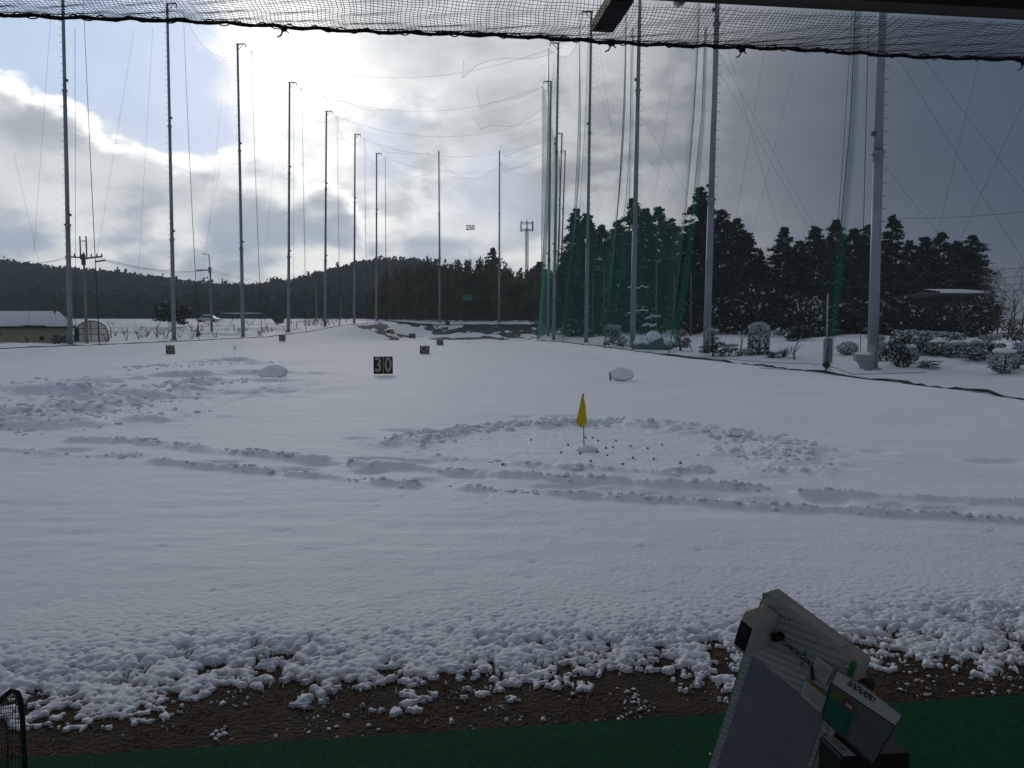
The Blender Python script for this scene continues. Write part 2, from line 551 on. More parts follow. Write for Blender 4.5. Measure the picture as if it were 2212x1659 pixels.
mat('shrub_brown', (0.07, 0.05, 0.03), rough=0.9, var=0.5, scale=3)
mat('hill_forest_hazed', (0.017, 0.052, 0.066), rough=0.95, col2=(0.008, 0.026, 0.036), scale=0.05, detail=7)  # blue of the distant haze is partly put into this forest colour
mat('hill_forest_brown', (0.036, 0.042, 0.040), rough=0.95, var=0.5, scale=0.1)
mat('hill_ground', (0.020, 0.027, 0.026), rough=0.95, var=0.5, scale=0.05)
mat('twig', (0.085, 0.075, 0.065), rough=0.95)
mat('rock', (0.16, 0.16, 0.155), rough=0.95, var=0.4, scale=2)

# ------------------------------------------------------------------ ground sheets
def rowcol(V, nr, nc):
    i = np.arange(nr - 1)[:, None] * nc + np.arange(nc - 1)[None]
    return np.stack([i, i + 1, i + 1 + nc, i + nc], -1).reshape(-1, 4)

def polyline_dist(x, y, pts):
    """distance to a polyline and the parameter along it"""
    best = np.full(x.shape, 1e9); par = np.zeros(x.shape); acc = 0.0
    for (ax, ay), (bx, by) in zip(pts[:-1], pts[1:]):
        dx, dy = bx - ax, by - ay
        L2 = dx * dx + dy * dy + 1e-9
        t = np.clip(((x - ax) * dx + (y - ay) * dy) / L2, 0, 1)
        d = np.hypot(x - ax - t * dx, y - ay - t * dy)
        m = d < best
        best = np.where(m, d, best); par = np.where(m, acc + t * math.sqrt(L2), par)
        acc += math.sqrt(L2)
    return best, par
def flatpt(x, y):
    d = ray(x, y); t = -CAM_H / d.z
    return (d.x * t, d.y * t)

Q_MAT = 3.20
QROWS = np.concatenate([np.linspace(3.2, 4.9, 200)[:-1], 4.9 * (168 / 4.9) ** np.linspace(0, 1, 690)])
NT = 960
def build_ground():
    # outer terrain, with the hills, out to the horizon
    prof_x = np.array([-1500, -300, 0, 150, 300, 420, 500, 560, 640, 700, 770, 830, 900, 1000, 1106, 1300, 1700, 2600])
    prof_y = np.array([560, 566, 582, 598, 612, 626, 634, 630, 620, 605, 588, 578, 580, 605, 632, 660, 672, 676]) + 14
    def hill(x, y):
        u = x / np.maximum(y, 60.0) * FV + CXV
        top = (705 - np.interp(u, prof_x, prof_y)) / FV * 450 + CAM_H
        rise = sst(235, 440, y)
        return np.where(y < 236, -5.0, rise * top), top
    xs = np.concatenate([np.linspace(-2600, -700, 14), np.linspace(-660, 500, 80), np.linspace(540, 2600, 14)])
    ys = np.concatenate([np.linspace(-400, 110, 12), np.linspace(125, 640, 64), np.linspace(700, 4200, 12)])
    X, Y = np.meshgrid(xs, ys)
    H, T = hill(X, Y)
    base = np.where(Y > 110, np.minimum(zg(X, np.minimum(Y, 400)), 4.5), 0)
    base = base + np.where(Y < 175, -0.6, 0)
    Z = np.maximum(base, H + fbm(X * .01, Y * .01, 3) * 2.0 * sst(240, 330, Y))
    Z = Z * (1 - sst(500, 640, Y)) + Z * 0.75 * sst(500, 640, Y)
    V = np.stack([X, Y, Z], -1).reshape(-1, 3)
    mi = ((Y[:-1, :-1] > 236) & (Y[:-1, :-1] < 2000)).astype(int).ravel()
    me = np_mesh('terrain', V, rowcol(V, *X.shape), ['snow', 'hill_ground'], mi)
    tag(link('terrain', me), kind='structure', label='snowy farmland rising to wooded hills')
    # bare ground under the snow of the range
    q = np.concatenate([np.linspace(Q_MAT, 12, 40), np.linspace(13, 90, 40), np.linspace(91, 168, 78)])
    t = np.linspace(-0.66, 1.1, 150)
    Qg, Tg = np.meshgrid(q, t, indexing='ij')
    S = Tg * (Qg + 2.0)
    X = S * math.cos(TH) - Qg * math.sin(TH); Y = S * math.sin(TH) + Qg * math.cos(TH)
    Z = zg(X, Y) + np.where(Qg < 8, 0.012 * fbm(X * 3, Y * 3, 21), 0)
    V = np.stack([X, Y, Z], -1).reshape(-1, 3)
    lxm = np.interp(Y, LY, LX); rxm = np.interp(Y, RY, RX)
    backm = (Y > 93) & (Y < 123) & (X > lxm + .5) & (X < rxm - .3)
    mi = backm[:-1, :-1].astype(int).ravel()
    me = np_mesh('ground', V, rowcol(V, *X.shape), ['soil', 'back_mat'], mi)
    tag(link('ground', me), kind='structure', label='bare brown soil strip and dark netting mats on the back slope')
    # the snow cover, thinning out to lumps over the soil strip and on the back slope
    q = QROWS; nq, nt = len(q), NT
    t = np.linspace(-0.60, 1.02, nt)
    Qg, Tg = np.meshgrid(q, t, indexing='ij')
    S = Tg * (Qg + 1.6)
    X = S * math.cos(TH) - Qg * math.sin(TH); Y = S * math.sin(TH) + Qg * math.cos(TH)
    Z = zg(X, Y)
    depth = np.full(X.shape, 0.075)
    rel = np.zeros(X.shape)
    # near edge
    k = int(np.searchsorted(q, 11.0))
    xs_, ys_, qs = X[:k], Y[:k], Qg[:k]
    b = np.interp(qs, [3.2, 3.5, 3.75, 4.0, 4.3, 4.75, 5.5, 6.5], [-1.05, -.70, -.34, .06, .46, .98, 1.6, 2.3])
    nse = fbm(xs_ * 1.7, ys_ * 1.7, 1, 2) * 0.36 + fbm(xs_ * 6.5, ys_ * 6.5, 2, 2) * 0.50 + fbm(xs_ * 19, ys_ * 19, 3, 2) * 0.40
    lp = lumps(xs_ * 21, ys_ * 21, 4) * 0.5 + lumps(xs_ * 42 + 3, ys_ * 42, 8) * 0.42
    nf = np.interp(qs, [4.15, 4.7, 5.6], [1.0, .45, .18])
    d = b + (nse + (lp - 0.45) * 1.35) * nf - .16 * np.interp(qs, [3.8, 4.0, 4.25, 4.4], [0, 1, 1, 0])
    hh = 0.056 * np.sqrt(np.clip(d, 0, None) / (np.clip(d, 0, None) + 0.65)) * np.interp(qs, [3.2, 3.8, 4.3], [.34, .62, 1.0])
    hh = hh + np.clip(d * 2, 0, 1) * (lp - .4) * 0.017 * np.interp(qs, [3.2, 4.2, 4.7, 5.5, 7, 11], [.7, .58, .26, .12, .08, .05])
    hh = np.where(d <= 0, -0.035 + np.clip(d, -.3, 0) * .05, hh)
    w = sst(6.5, 10.5, qs)
    depth[:k] = hh * (1 - w) + depth[:k] * w
    # dimples and wind ripples
    rip = fbm(X * 1.1, Y * 4.0, 31, 3) * 0.010 * sst(4.2, 6, Qg) * (1 - .6 * sst(8, 20, Qg))
    dim = -np.clip(lumps(X[:int(k * 1.35)] * 2.1, Y[:int(k * 1.35)] * 2.1, 41) - 0.96, 0, 1) * 0.15
    rel += rip
    rel[:len(dim)] += dim * sst(4.2, 5.0, Qg[:len(dim)])
    rel += fbm(X * .35, Y * .35, 32, 3) * 0.035 * sst(5, 12, Qg)
    # ploughed ridges, berm round the putting green, trampled part to the left
    k0, k1 = int(np.searchsorted(q, 6.0)), int(np.searchsorted(q, 45.0))
    x, y = X[k0:k1], Y[k0:k1]
    add = np.zeros(x.shape)
    L1 = lumps(x * 4.2, y * 4.2, 51); L2 = lumps(x * 9.5, y * 9.5, 52); L3 = lumps(x * 1.7, y * 1.7, 53); L4 = lumps(x * 17, y * 17, 54)
    rough = 0.42 * L1 + 0.50 * L2 + 0.12 * L3 + 0.22 * L4
    def ridge(pts, h, w, br, seed, gaps=0.5):
        g = [flatpt(*p) for p in pts]
        d, par = polyline_dist(x, y, g)
        on = np.clip(vnoise(par * br + seed, par * 0 + .5, seed) * 1.6 + gaps + .5, 0, 1)
        d = d + .35 * w * vnoise(x * 5, y * 5, seed + 40)
        m = np.exp(-(np.abs(d) / (w * (.62 if w < .2 else .85))) ** 2.2)
        brk = np.clip(L1 * 1.6 + L2 * .8 + gaps - .15, 0, 1)
        return m * on * h * (0.24 if w < .2 else .20) * (0.30 + 1.05 * rough) * brk
    ridges = [
        ([(160, 966), (300, 968), (370, 976), (470, 989), (600, 1001), (700, 1007)], .20, .17, 1.1, 3),
        ([(755, 1015), (950, 1029), (1100, 1040), (1300, 1050), (1500, 1061), (1650, 1067)], .21, .16, .9, 5),
        ([(1735, 1078), (1850, 1083), (2000, 1091), (2230, 1101), (2400, 1108)], .18, .15, .8, 6),
        ([(-100, 975), (30, 986), (150, 998), (300, 996)], .12, .18, 1.3, 7),
        ([(330, 1009), (430, 1021), (560, 1031), (700, 1043), (830, 1056), (1000, 1069), (1150, 1074), (1300, 1086), (1450, 1093), (1600, 1106)], .17, .12, 2.3, 8),
        ([(1600, 1106), (1750, 1115), (1900, 1123), (2050, 1131), (2230, 1143)], .17, .12, 2.2, 11),
        ([(850, 968), (900, 960), (970, 941), (1050, 929), (1145, 923)], .40, .42, .8, 12),
        ([(1180, 926), (1300, 922), (1345, 916), (1430, 929), (1515, 939)], .34, .40, .8, 13),
        ([(1555, 946), (1640, 956), (1690, 969), (1740, 987)], .26, .40, .8, 14),
        ([(1640, 1027), (1700, 1026), (1770, 1030)], .30, .30, .6, 15),
        ([(1600, 985), (1680, 995), (1720, 1010)], .22, .50, 1.0, 16),
        ([(1110, 1010), (1210, 1019), (1330, 1022), (1430, 1029), (1530, 1024)], .17, .16, 1.4, 17),
        ([(880, 985), (960, 1000), (1040, 1006)], .08, .15, 2.0, 18),
    ]
    for pts, h, w, br, sd in ridges:
        add = np.maximum(add, ridge(pts, h, w, br, sd))
    # the green itself is swept thin
    gx, gy = flatpt(1290, 972)
    gm = np.exp(-(((x - gx) / 3.2) ** 2 + ((y - gy) / 2.6) ** 2) ** 3)
    add -= gm * (0.035 - 0.012 * L2 * (L1 > .5))
    # trampled ground left
    mess = np.zeros(x.shape)
    for (px, py, rx_, ry_) in [(120, 880, 4.2, 3.3), (300, 850, 4.6, 3.6), (430, 825, 3.8, 4.5), (0, 915, 3.6, 1.6), (540, 786, 3.0, 3.0), (-120, 890, 4, 3)]:
        cx, cy = flatpt(px, py)
        mess = np.maximum(mess, np.exp(-(((x - cx) / rx_) ** 2 + ((y - cy) / ry_) ** 2) ** 2))
    piles = np.clip(fbm(x * .55, y * .75, 61, 3) * 2.4, 0, 1)
    add += mess * (piles * (0.10 + 0.30 * rough) * .5 - 0.04 + .03 * L1)
    # sled line, footprints
    d, par = polyline_dist(x, y, [flatpt(385, 916), flatpt(470, 885), flatpt(550, 857)])
    add -= np.exp(-(d / .14) ** 2) * .05
    R = random.Random(5)
    for (px, py) in [(145, 986), (880, 1008), (800, 1030), (1010, 1040), (700, 1016), (470, 1012), (640, 1030), (930, 1052), (1200, 1063), (1290, 1068), (1400, 1078), (1480, 1084), (1130, 907), (1220, 906), (780, 960), (1930, 1105), (1790, 1092), (1660, 1095),
                     (2040, 1112), (1900, 985), (2010, 998), (2150, 1005), (1250, 1058), (820, 1003), (880, 938), (1100, 950)]:
        cx, cy = flatpt(px, py)
        sx = R.uniform(.18, .42)
        e = ((x - cx) / sx) ** 2 + ((y - cy) / R.uniform(.10, .2)) ** 2
        add -= np.exp(-e ** 2) * R.uniform(.03, .055)
    rel[k0:k1] += add
    # small marks in the near snow
    for _ in range(34):
        cx, cy = R.uniform(-3.5, 5.5), R.uniform(4.6, 8.5)
        s = R.uniform(.012, .03)
        kk0, kk1 = int(np.searchsorted(q, cy - 1.5)), int(np.searchsorted(q, cy + 1.5))
        e = ((X[kk0:kk1] - cx) / (s * 1.5)) ** 2 + ((Y[kk0:kk1] - cy) / s) ** 2
        rel[kk0:kk1] -= np.exp(-e) * .018
    # back slope: mats show through
    kb = int(np.searchsorted(q, 90))
    x, y = X[kb:], Y[kb:]
    lx_ = np.interp(y, LY, LX); rx_ = np.interp(y, RY, RX)
    inside = sst(lx_, lx_ + 2, x) * sst(rx_ + .5, rx_ - 1, x)
    band = sst(93, 97, y) * sst(120.2, 118.8, y)
    xr = x * .94 + y * .35
    nb = 1.25 * fbm(xr * .30, (y - .6 * x) * .16, 71, 4) + .55 * fbm(x * .9, y * .35, 72, 3)
    side = np.interp(x, [-20, -14, -8, -3, 2, 6], [-.45, -.25, -.16, .0, .25, .42]) + np.interp(y, [93, 100, 108, 116, 120], [-.35, -.05, -.12, .22, .5])
    bare = np.clip((nb * 1.0 + side) * 2.6, -1, 1)
    hole = np.clip(bare, 0, 1) * inside * band
    depth[kb:] = np.where(hole > 0.02, -0.10 - .05 * hole, depth[kb:] * (1 - .5 * np.clip(bare + 1, 0, 1) * inside * band))
    # rough farmland and garden beyond the nets
    lxa = np.interp(Y, LY, LX); rxa = np.interp(Y, RY, RX)
    out_l = sst(lxa - 1, lxa - 5, X); out_r = sst(rxa + .8, rxa + 3, X)
    rel += out_l * fbm(X * .5, Y * .6, 81, 4) * .16 + out_r * (fbm(X * .45, Y * .45, 82, 4) * .14)
    rel += out_l * np.clip(fbm(X * .04, Y * .16, 83, 2) * 3, -1, 1) * .18
    # shallow drain along the right-hand net
    dr = np.exp(-((X - rxa - .12) / .16) ** 2) * sst(40, 30, Y)
    rel -= dr * .13
    Zs = Z + np.where(depth < 0, depth, np.maximum(depth + rel, 0.014))
    Zs = np.where((Qg > 14) & (dr > .35), Z - .06, Zs)
    V = np.stack([X, Y, Zs], -1).reshape(-1, 3)
    me = np_mesh('snow_field', V, rowcol(V, nq, nt), ['snow'])
    tag(link('snow_field', me), kind='structure', label='snow-covered range with ploughed ridges and trampled patches')
    return X, Y, Zs
GX, GY, GZ = build_ground()
def zsnow(x, y):
    """height of the snow surface"""
    qv = -x * math.sin(TH) + y * math.cos(TH); sv = x * math.cos(TH) + y * math.sin(TH)
    ti = (sv / (qv + 1.6) + .60) / 1.62 * (NT - 1)
    i = min(max(int(np.searchsorted(QROWS, qv)), 0), len(QROWS) - 1); j = min(max(int(round(ti)), 0), NT - 1)
    return float(GZ[i, j])
def sp(x, y):
    """snow-surface point under a photo pixel"""
    g = gp(x, y)
    for _ in range(3):
        z = zsnow(g.x, g.y)
        d = ray(x, y)
        if abs(d.z) < 1e-4: break
        t = (z - CAM_H) / d.z
        if t < 0 or t > 400: break
        n = CAMP + d * t
        if (n - g).length > 12: break
        g = Vector((n.x, n.y, z))
    g.z = zsnow(g.x, g.y)
    return g
def tee(s, q, z):
    return EX * s + AX * q + Vector((0, 0, z))

# green tee mat and bay floor
mb = MB()
mb.box((0, 0, 0), (26, Q_MAT + 4.0, 0.06))
rotz = Matrix.Rotation(TH, 3, 'Z')
mb.v = [tuple(rotz @ Vector(p) + AX * ((Q_MAT - 4.0) / 2) + Vector((0, 0, 0.0))) for p in mb.v]
o = mb.build('tee_mat', 'tee_mat_green'); o['kind'] = 'structure'

# dead grass and soil clods on the bare strip
def build_grass():
    R = np.random.default_rng(3)
    n = 16000
    s = R.uniform(-4.2, 5.2, n); q = R.uniform(Q_MAT + .01, 4.35, n) 
    keep = (fbm(s * 1.6, q * 2.2, 91, 3) > -0.25)
    s, q = s[keep], q[keep]; n = len(s)
    x = s * math.cos(TH) - q * math.sin(TH); y = s * math.sin(TH) + q * math.cos(TH)
    z = zg(x, y) + 0.004
    a = R.uniform(0, 6.28, n); ln = R.uniform(.015, .05, n); w = R.uniform(.0015, .004, n); up = R.uniform(.0, .022, n)
    dx, dy = np.cos(a) * ln, np.sin(a) * ln
    px, py = -np.sin(a) * w, np.cos(a) * w
    V = np.stack([np.stack([x - px, y - py, z], -1), np.stack([x + px, y + py, z], -1), np.stack([x + dx + px * .3, y + dy + py * .3, z + up], -1), np.stack([x + dx - px * .3, y + dy - py * .3, z + up], -1)], 1).reshape(-1, 3)
    F = np.arange(n * 4).reshape(-1, 4)
    me = np_mesh('dead_grass', V, F, ['dead_grass'], smooth=False)
    tag(link('dead_grass', me), 'short brown dead grass on the bare strip before the green mat', 'grass', kind='stuff')
build_grass()

# ------------------------------------------------------------------ loose snow clods along the ploughed ridges
def build_clods():
    R = random.Random(17)
    # one low sphere, reused as vertex template
    tv = []; tf = []
    n, m = 7, 5
    for i in range(m + 1):
        th = math.pi * i / m
        for k_ in range(n):
            a = 2 * math.pi * k_ / n
            tv.append((math.sin(th) * math.cos(a), math.sin(th) * math.sin(a), math.cos(th)))
    for i in range(m):
        for k_ in range(n):
            tf.append((i * n + k_, (i + 1) * n + k_, (i + 1) * n + (k_ + 1) % n, i * n + (k_ + 1) % n))
    tv = np.array(tv); tf = np.array(tf)
    Vs = []; Fs = []; cnt = 0
    def clod(x, y, r):
        nonlocal cnt
        z = zsnow(x, y)
        r = r * .74
        s = np.array([r * R.uniform(.8, 1.7), r * R.uniform(.8, 1.3), r * R.uniform(.45, .8)])
        ph = R.uniform(0, 6.28); ph2 = R.uniform(0, 6.28)
        q = 1 + .22 * np.sin(tv[:, 0] * 3.1 + ph) * np.cos(tv[:, 1] * 2.7 + ph2) + .12 * np.sin(tv[:, 2] * 5 + ph2)
        v = tv * q[:, None] * s
        ca, sa = math.cos(ph), math.sin(ph)
        v = np.stack([v[:, 0] * ca - v[:, 1] * sa, v[:, 0] * sa + v[:, 1] * ca, v[:, 2]], -1)
        Vs.append(v + np.array([x, y, z + s[2] * .12])); Fs.append(tf + cnt); cnt += len(tv)
    def along(pts, per_m, spread, rmin, rmax, clump=2.2, seed=0):
        g = [Vector((*flatpt(*p), 0)) for p in pts]
        for a, b in zip(g[:-1], g[1:]):
            L_ = (b - a).length
            nn = int(L_ * per_m)
            for _ in range(nn):
                f = R.random(); p = a.lerp(b, f)
                dn = float(vnoise(np.array([p.x * clump + seed]), np.array([p.y * clump]), 7)[0])
                if dn < R.uniform(-.6, .45): continue
                r = rmin + (rmax - rmin) * R.random() ** 2.2 * (1 + .4 * dn)
                clod(p.x + R.gauss(0, spread), p.y + R.gauss(0, spread * .9), r)
    along([(160, 966), (300, 968), (370, 976), (470, 989), (600, 1001), (700, 1007)], 54, .07, .010, .046, seed=1)
    along([(755, 1015), (950, 1029), (1100, 1040), (1300, 1050), (1500, 1061), (1650, 1067)], 72, .065, .010, .046, seed=2)
    along([(1735, 1078), (1850, 1083), (2000, 1091), (2230, 1101), (2400, 1108)], 63, .06, .010, .046, seed=3)
    along([(-100, 975), (30, 986), (150, 998), (300, 996)], 30, .09, .014, .05, seed=4)
    along([(330, 1009), (430, 1021), (560, 1031), (700, 1043), (830, 1056), (1000, 1069), (1150, 1074), (1300, 1086), (1450, 1093), (1600, 1106), (1750, 1115), (1900, 1123), (2050, 1131), (2230, 1143)], 43, .055, .010, .046, 3.5, seed=5)
    along([(850, 968), (900, 960), (970, 941), (1050, 929), (1145, 923)], 130, .20, .015, .085, seed=6)
    along([(1180, 926), (1300, 922), (1345, 916), (1430, 929), (1515, 939)], 120, .19, .015, .085, seed=7)
    along([(1555, 946), (1640, 956), (1690, 969), (1740, 987)], 90, .26, .015, .075, seed=8)
    along([(1600, 985), (1680, 995), (1720, 1010)], 90, .30, .014, .065, seed=9)
    along([(1640, 1027), (1700, 1026), (1770, 1030)], 100, .14, .015, .075, seed=10)
    along([(1110, 1010), (1210, 1019), (1330, 1022), (1430, 1029), (1530, 1024)], 45, .09, .014, .065, seed=11)
    along([(880, 985), (960, 1000), (1040, 1006), (1110, 1012)], 30, .10, .012, .05, seed=12)
    # trampled patch
    for (x0, y0, x1, y1, nn, rm) in [(0, 925, 180, 900, 120, .12), (60, 900, 330, 870, 170, .11), (100, 860, 420, 850, 170, .11), (200, 880, 400, 905, 70, .10), (250, 845, 560, 825, 170, .11), (290, 800, 345, 793, 60, .16), (0, 845, 140, 825, 90, .12), (380, 795, 620, 785, 110, .10), (20, 945, 120, 935, 50, .1)]:
        a = Vector((*flatpt(x0, y0), 0)); b = Vector((*flatpt(x1, y1), 0))
        for _ in range(nn):
            p = a.lerp(b, R.random()); 
            clod(p.x + R.gauss(0, .5), p.y + R.gauss(0, .7), .016 + rm * .72 * R.random() ** 2.2)
    # crumbs on the soil strip
    for _ in range(700):
        s = R.uniform(-3.2, 4.6); q = 3.24 + abs(R.gauss(0, .34))
        if q > 4.2: continue
        x = s * math.cos(TH) - q * math.sin(TH); y = s * math.sin(TH) + q * math.cos(TH)
        if fbm(np.array([x * 2.5]), np.array([y * 2.5]), 19, 2)[0] < .0: continue
        for _j in range(R.choice((1, 1, 2, 4))):
            xx, yy = x + R.gauss(0, .02), y + R.gauss(0, .02)
            z0 = zsnow(xx, yy)
            clod(xx, yy, .0025 + .011 * R.random() ** 2)
            if z0 < .0: Vs[-1][:, 2] += (0.004 - z0)
    V = np.concatenate(Vs); F = np.concatenate(Fs)
    me = np_mesh('snow_clods', V, F, ['snow'])
    tag(link('snow_clods', me), 'loose clods of snow thrown up along the ploughed ridges and berms', 'snow clods', kind='stuff')
build_clods()

# ------------------------------------------------------------------ text
def text_mesh(body, size, mats, name, M, parent, sx=1.0, bold=0.0, extr=0.0, origin=(0, 0, 0)):
    """lettering as a flat mesh part; M maps the text plane (x right, y up, z out) into the world"""
    cu = bpy.data.curves.new(name, 'FONT')
    cu.body = body; cu.size = size; cu.align_x = 'CENTER'; cu.align_y = 'CENTER'
    cu.offset = bold; cu.extrude = extr; cu.resolution_u = 4
    ob = bpy.data.objects.new('tmp', cu)
    COL.objects.link(ob)
    dg = bpy.context.evaluated_depsgraph_get()
    me = bpy.data.meshes.new_from_object(ob.evaluated_get(dg))
    bpy.data.objects.remove(ob); bpy.data.curves.remove(cu)
    me.transform(Matrix.Translation(-Vector(origin)) @ M @ Matrix.Diagonal((sx, 1, 1, 1)))
    me.materials.clear()
    me.materials.append(MATS[mats])
    me.name = name
    o = bpy.data.objects.new(name, me)
    COL.objects.link(o); o.parent = parent
    return o
def frame(o, ex, ey, ez):
    return Matrix(((ex[0], ey[0], ez[0], o[0]), (ex[1], ey[1], ez[1], o[1]), (ex[2], ey[2], ez[2], o[2]), (0, 0, 0, 1)))

# ------------------------------------------------------------------ tee shelter (roof over the camera)
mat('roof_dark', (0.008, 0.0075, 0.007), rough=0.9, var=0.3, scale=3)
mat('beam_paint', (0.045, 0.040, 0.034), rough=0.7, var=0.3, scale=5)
mat('lamp_white', (0.7, 0.72, 0.72), rough=0.4)
base = tee(0, -1.0, 0.03)
sh = thing('tee_shelter', base, 'dark low roof of the tee bays with a steel eave beam and bracket', 'shelter')
def tbox(name, s0, s1, q0, q1, z0, z1, m, parent=sh, bev=0.0, org=base):
    b = MB().box((0, 0, 0), (s1 - s0, q1 - q0, z1 - z0), rotz, bev=bev)
    c = tee((s0 + s1) / 2, (q0 + q1) / 2, (z0 + z1) / 2)
    b.v = [tuple(Vector(p) + c) for p in b.v]
    return b.build(name, m, parent, org)
EZ = 2.955
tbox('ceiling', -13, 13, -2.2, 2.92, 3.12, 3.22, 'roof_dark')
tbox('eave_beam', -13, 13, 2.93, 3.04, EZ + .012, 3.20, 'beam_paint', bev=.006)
for sx_ in (-12.9, 12.9):
    tbox('post', sx_ - .06, sx_ + .06, 2.85, 2.92, 0.03, 3.119, 'steel_dark', bev=.01)
    tbox('post', sx_ - .06, sx_ + .06, -1.5, -1.43, 0.03, 3.119, 'steel_dark', bev=.01)
# the flat bracket that carries the net rope
p0 = at(1346, 8, 1); d0 = p0 - CAMP
def on_plane(px, py, z):
    d = ray(px, py); t = (z - CAM_H) / d.z
    return CAMP + d * t
bp = on_plane(1322, 40, EZ)
bs = bp.dot(EX)
tbox('bracket', bs - .045, bs + .045, 3.041, bp.dot(AX) + .16, EZ + .004, EZ + .05, 'beam_paint')
lp_ = on_plane(1470, -6, 3.09)
lb = MB().tube([tuple(lp_ + AX * a) for a in (-.02, .0, .03)], [.022, .03, .03], 12)
lb.build('lamp_end', 'lamp_white', sh, base)

# eave net: a horizontal strip of knotted mesh hung on a rope
def build_eave_net():
    org = tee(0, 3.3, EZ)
    q_out = on_plane(1106, 78, EZ).dot(AX)
    root = thing('eave_net', org, 'dark knotted ball net strip hanging along the roof eave above the tees', 'net')
    R = random.Random(11)
    st = MB()
    S0, S1 = -4.6, 5.2
    def zz(s, q):
        f = (q - 3.04) / (q_out - 3.04)
        return EZ - 0.028 * math.sin(math.pi * f) * (1 + .5 * math.sin(s * 2.1)) + .004 * math.sin(s * 5 + q * 9) * f
    s = S0
    while s < S1:
        j = R.uniform(-.004, .004)
        pts = [tee(s + j + .006 * math.sin(k * 1.9 + s * 7) + .02 * math.sin(s * 1.3) * k / 5, 3.035 + (q_out - 3.035) * k / 5, zz(s, 3.035 + (q_out - 3.035) * k / 5)) for k in range(6)]
        st.tube(pts, .0012, 3, cap=False)
        s += .0155
    nq_ = int((q_out - 3.04) / .0155)
    for k in range(1, nq_):
        q = 3.04 + (q_out - 3.04) * k / nq_
        pts = []
        for i in range(150):
            s = S0 + (S1 - S0) * i / 149
            pts.append(tee(s, q + .006 * math.sin(s * 9 + k), zz(s, q) + .003 * math.sin(s * 31 + k)))
        st.tube(pts, .0011, 3, cap=False)
    a = st.build('mesh_strands', 'rope_dark', root, org); a['kind'] = 'stuff'
    rp = MB()
    pts = []; n = 420
    for i in range(n):
        s = S0 + (S1 - S0) * i / (n - 1)
        sc_ = abs(math.sin(s * 17.0)) * .010
        pts.append(tee(s, q_out + sc_ * .8, EZ + .004 * math.sin(s * 5 + q_out * 9) - sc_ * .5))
    rp.tube(pts, [.0062 + .0022 * abs(math.sin(i * .61)) for i in range(n)], 5)
    # lashing spirals of the hem
    rp2 = MB()
    pts = []
    for i in range(1500):
        s = S0 + (S1 - S0) * i / 1499
        a_ = s * 60
        pts.append(tee(s, q_out + .004 + math.cos(a_) * .012, EZ + .004 * math.sin(s * 5 + q_out * 9) - .002 + math.sin(a_) * .010))
    rp2.tube(pts, .003, 3, cap=False)
    rp.build('hem_rope', 'rope_dark', root, org)
    rp2.build('lashing', 'rope_green', root, org)
    for px, sgn in ((612, 1), (1600, 1), (2200, 1), (1320, 1)):
        s = on_plane(px, 22 + px * .0511, EZ).dot(EX)
        k = MB()
        c = tee(s, q_out, EZ - .012)
        k.lump(c, (.016, .016, .013), seed=px, n=7, m=4)
        k.tube([c, c + EX * -.012 + Vector((0, 0, -.028)), c + EX * -.028 + Vector((0, 0, -.036))], [.004, .004, .003], 4)
        k.tube([c, c + EX * .02 + Vector((0, 0, -.018))], [.004, .003], 4)
        k.build('knot', 'rope_dark', root, org)
build_eave_net()

# ------------------------------------------------------------------ net poles
def pole(base, top, r0, r1, label, group, out, bolts=True, arm=True, arm_len=0.75, joints=(.31, .645), box=False):
    base = Vector(base); top = Vector(top)
    root = thing('net_pole', base, label, 'pole', group)
    ax = (top - base); Lh = ax.length; ax.normalize()
    out = Vector(out); out = (out - ax * out.dot(ax)).normalized()
    fr = [0.0] + list(joints) + [1.0]
    rr = [r0, r0 * .86, r0 * .86 * .86 * .92, r1]
    for i in range(3):
        a, b = base + ax * (Lh * fr[i] - (.25 if i == 0 else 0)), base + ax * Lh * fr[i + 1]
        MB().tube([a, b], [rr[i] * (1.0 if i == 0 else .93), rr[i + 1] * 1.02], 14).build('shaft_segment', 'steel', root, base)
    for i in (1, 2):
        c = base + ax * Lh * fr[i]; r = rr[i] * 1.02
        MB().tube([c - ax * .42, c - ax * .10, c - ax * .09, c + ax * .02, c + ax * .03], [r * 1.0, r * 1.08, r * 1.42, r * 1.42, r * .95], 14).build('collar', 'steel', root, base)
    if bolts:
        mb = MB(); h = 2.2
        side = out.cross(ax).normalized()
        while h < Lh - .4:
            c = base + ax * h
            i = 0 if h / Lh < joints[0] else (1 if h / Lh < joints[1] else 2)
            r = rr[i] * .88
            for s in ((1,) if (int(h / .45) % 2 == 0) else (-1,)):
                dv = out
                mb.tube([c + dv * r, c + dv * (r + .16), c + dv * (r + .165) + ax * .03], [.013, .012, .012], 4)
            h += .45
        mb.build('step_bolts', 'steel_dark', root, base)['kind'] = 'stuff'
    if arm:
        a = MB()
        t = base + ax * (Lh - .06)
        inn = -out
        a.tube([t + ax * .05 - inn * .12, t + ax * .05 + inn * arm_len], [.065, .05], 6)
        a.tube([t - ax * .55, t + inn * arm_len * .7], .028, 5)
        ar = a.build('arm', 'steel_dark', root, base)
        p = MB().tube([t + inn * arm_len - ax * .02, t + inn * arm_len - ax * .26], [.05, .04], 6)
        p.build('pulley', 'steel_dark', ar, base)
    for i in (1, 2):
        c = base + ax * (Lh * fr[i] + .62) - out * (rr[i] * .95 + .05)
        MB().box(c, (.14, .14, .16), bev=.02).build('pulley_bracket', 'steel_dark', root, base)
    bp_ = MB().tube([base + Vector((0, 0, -.3)), base + Vector((0, 0, .10)), base + Vector((0, 0, .13))], [r0 * 1.8, r0 * 1.8, r0 * 1.5], 14)
    bp_.build('footing', 'concrete', root, base)
    return root

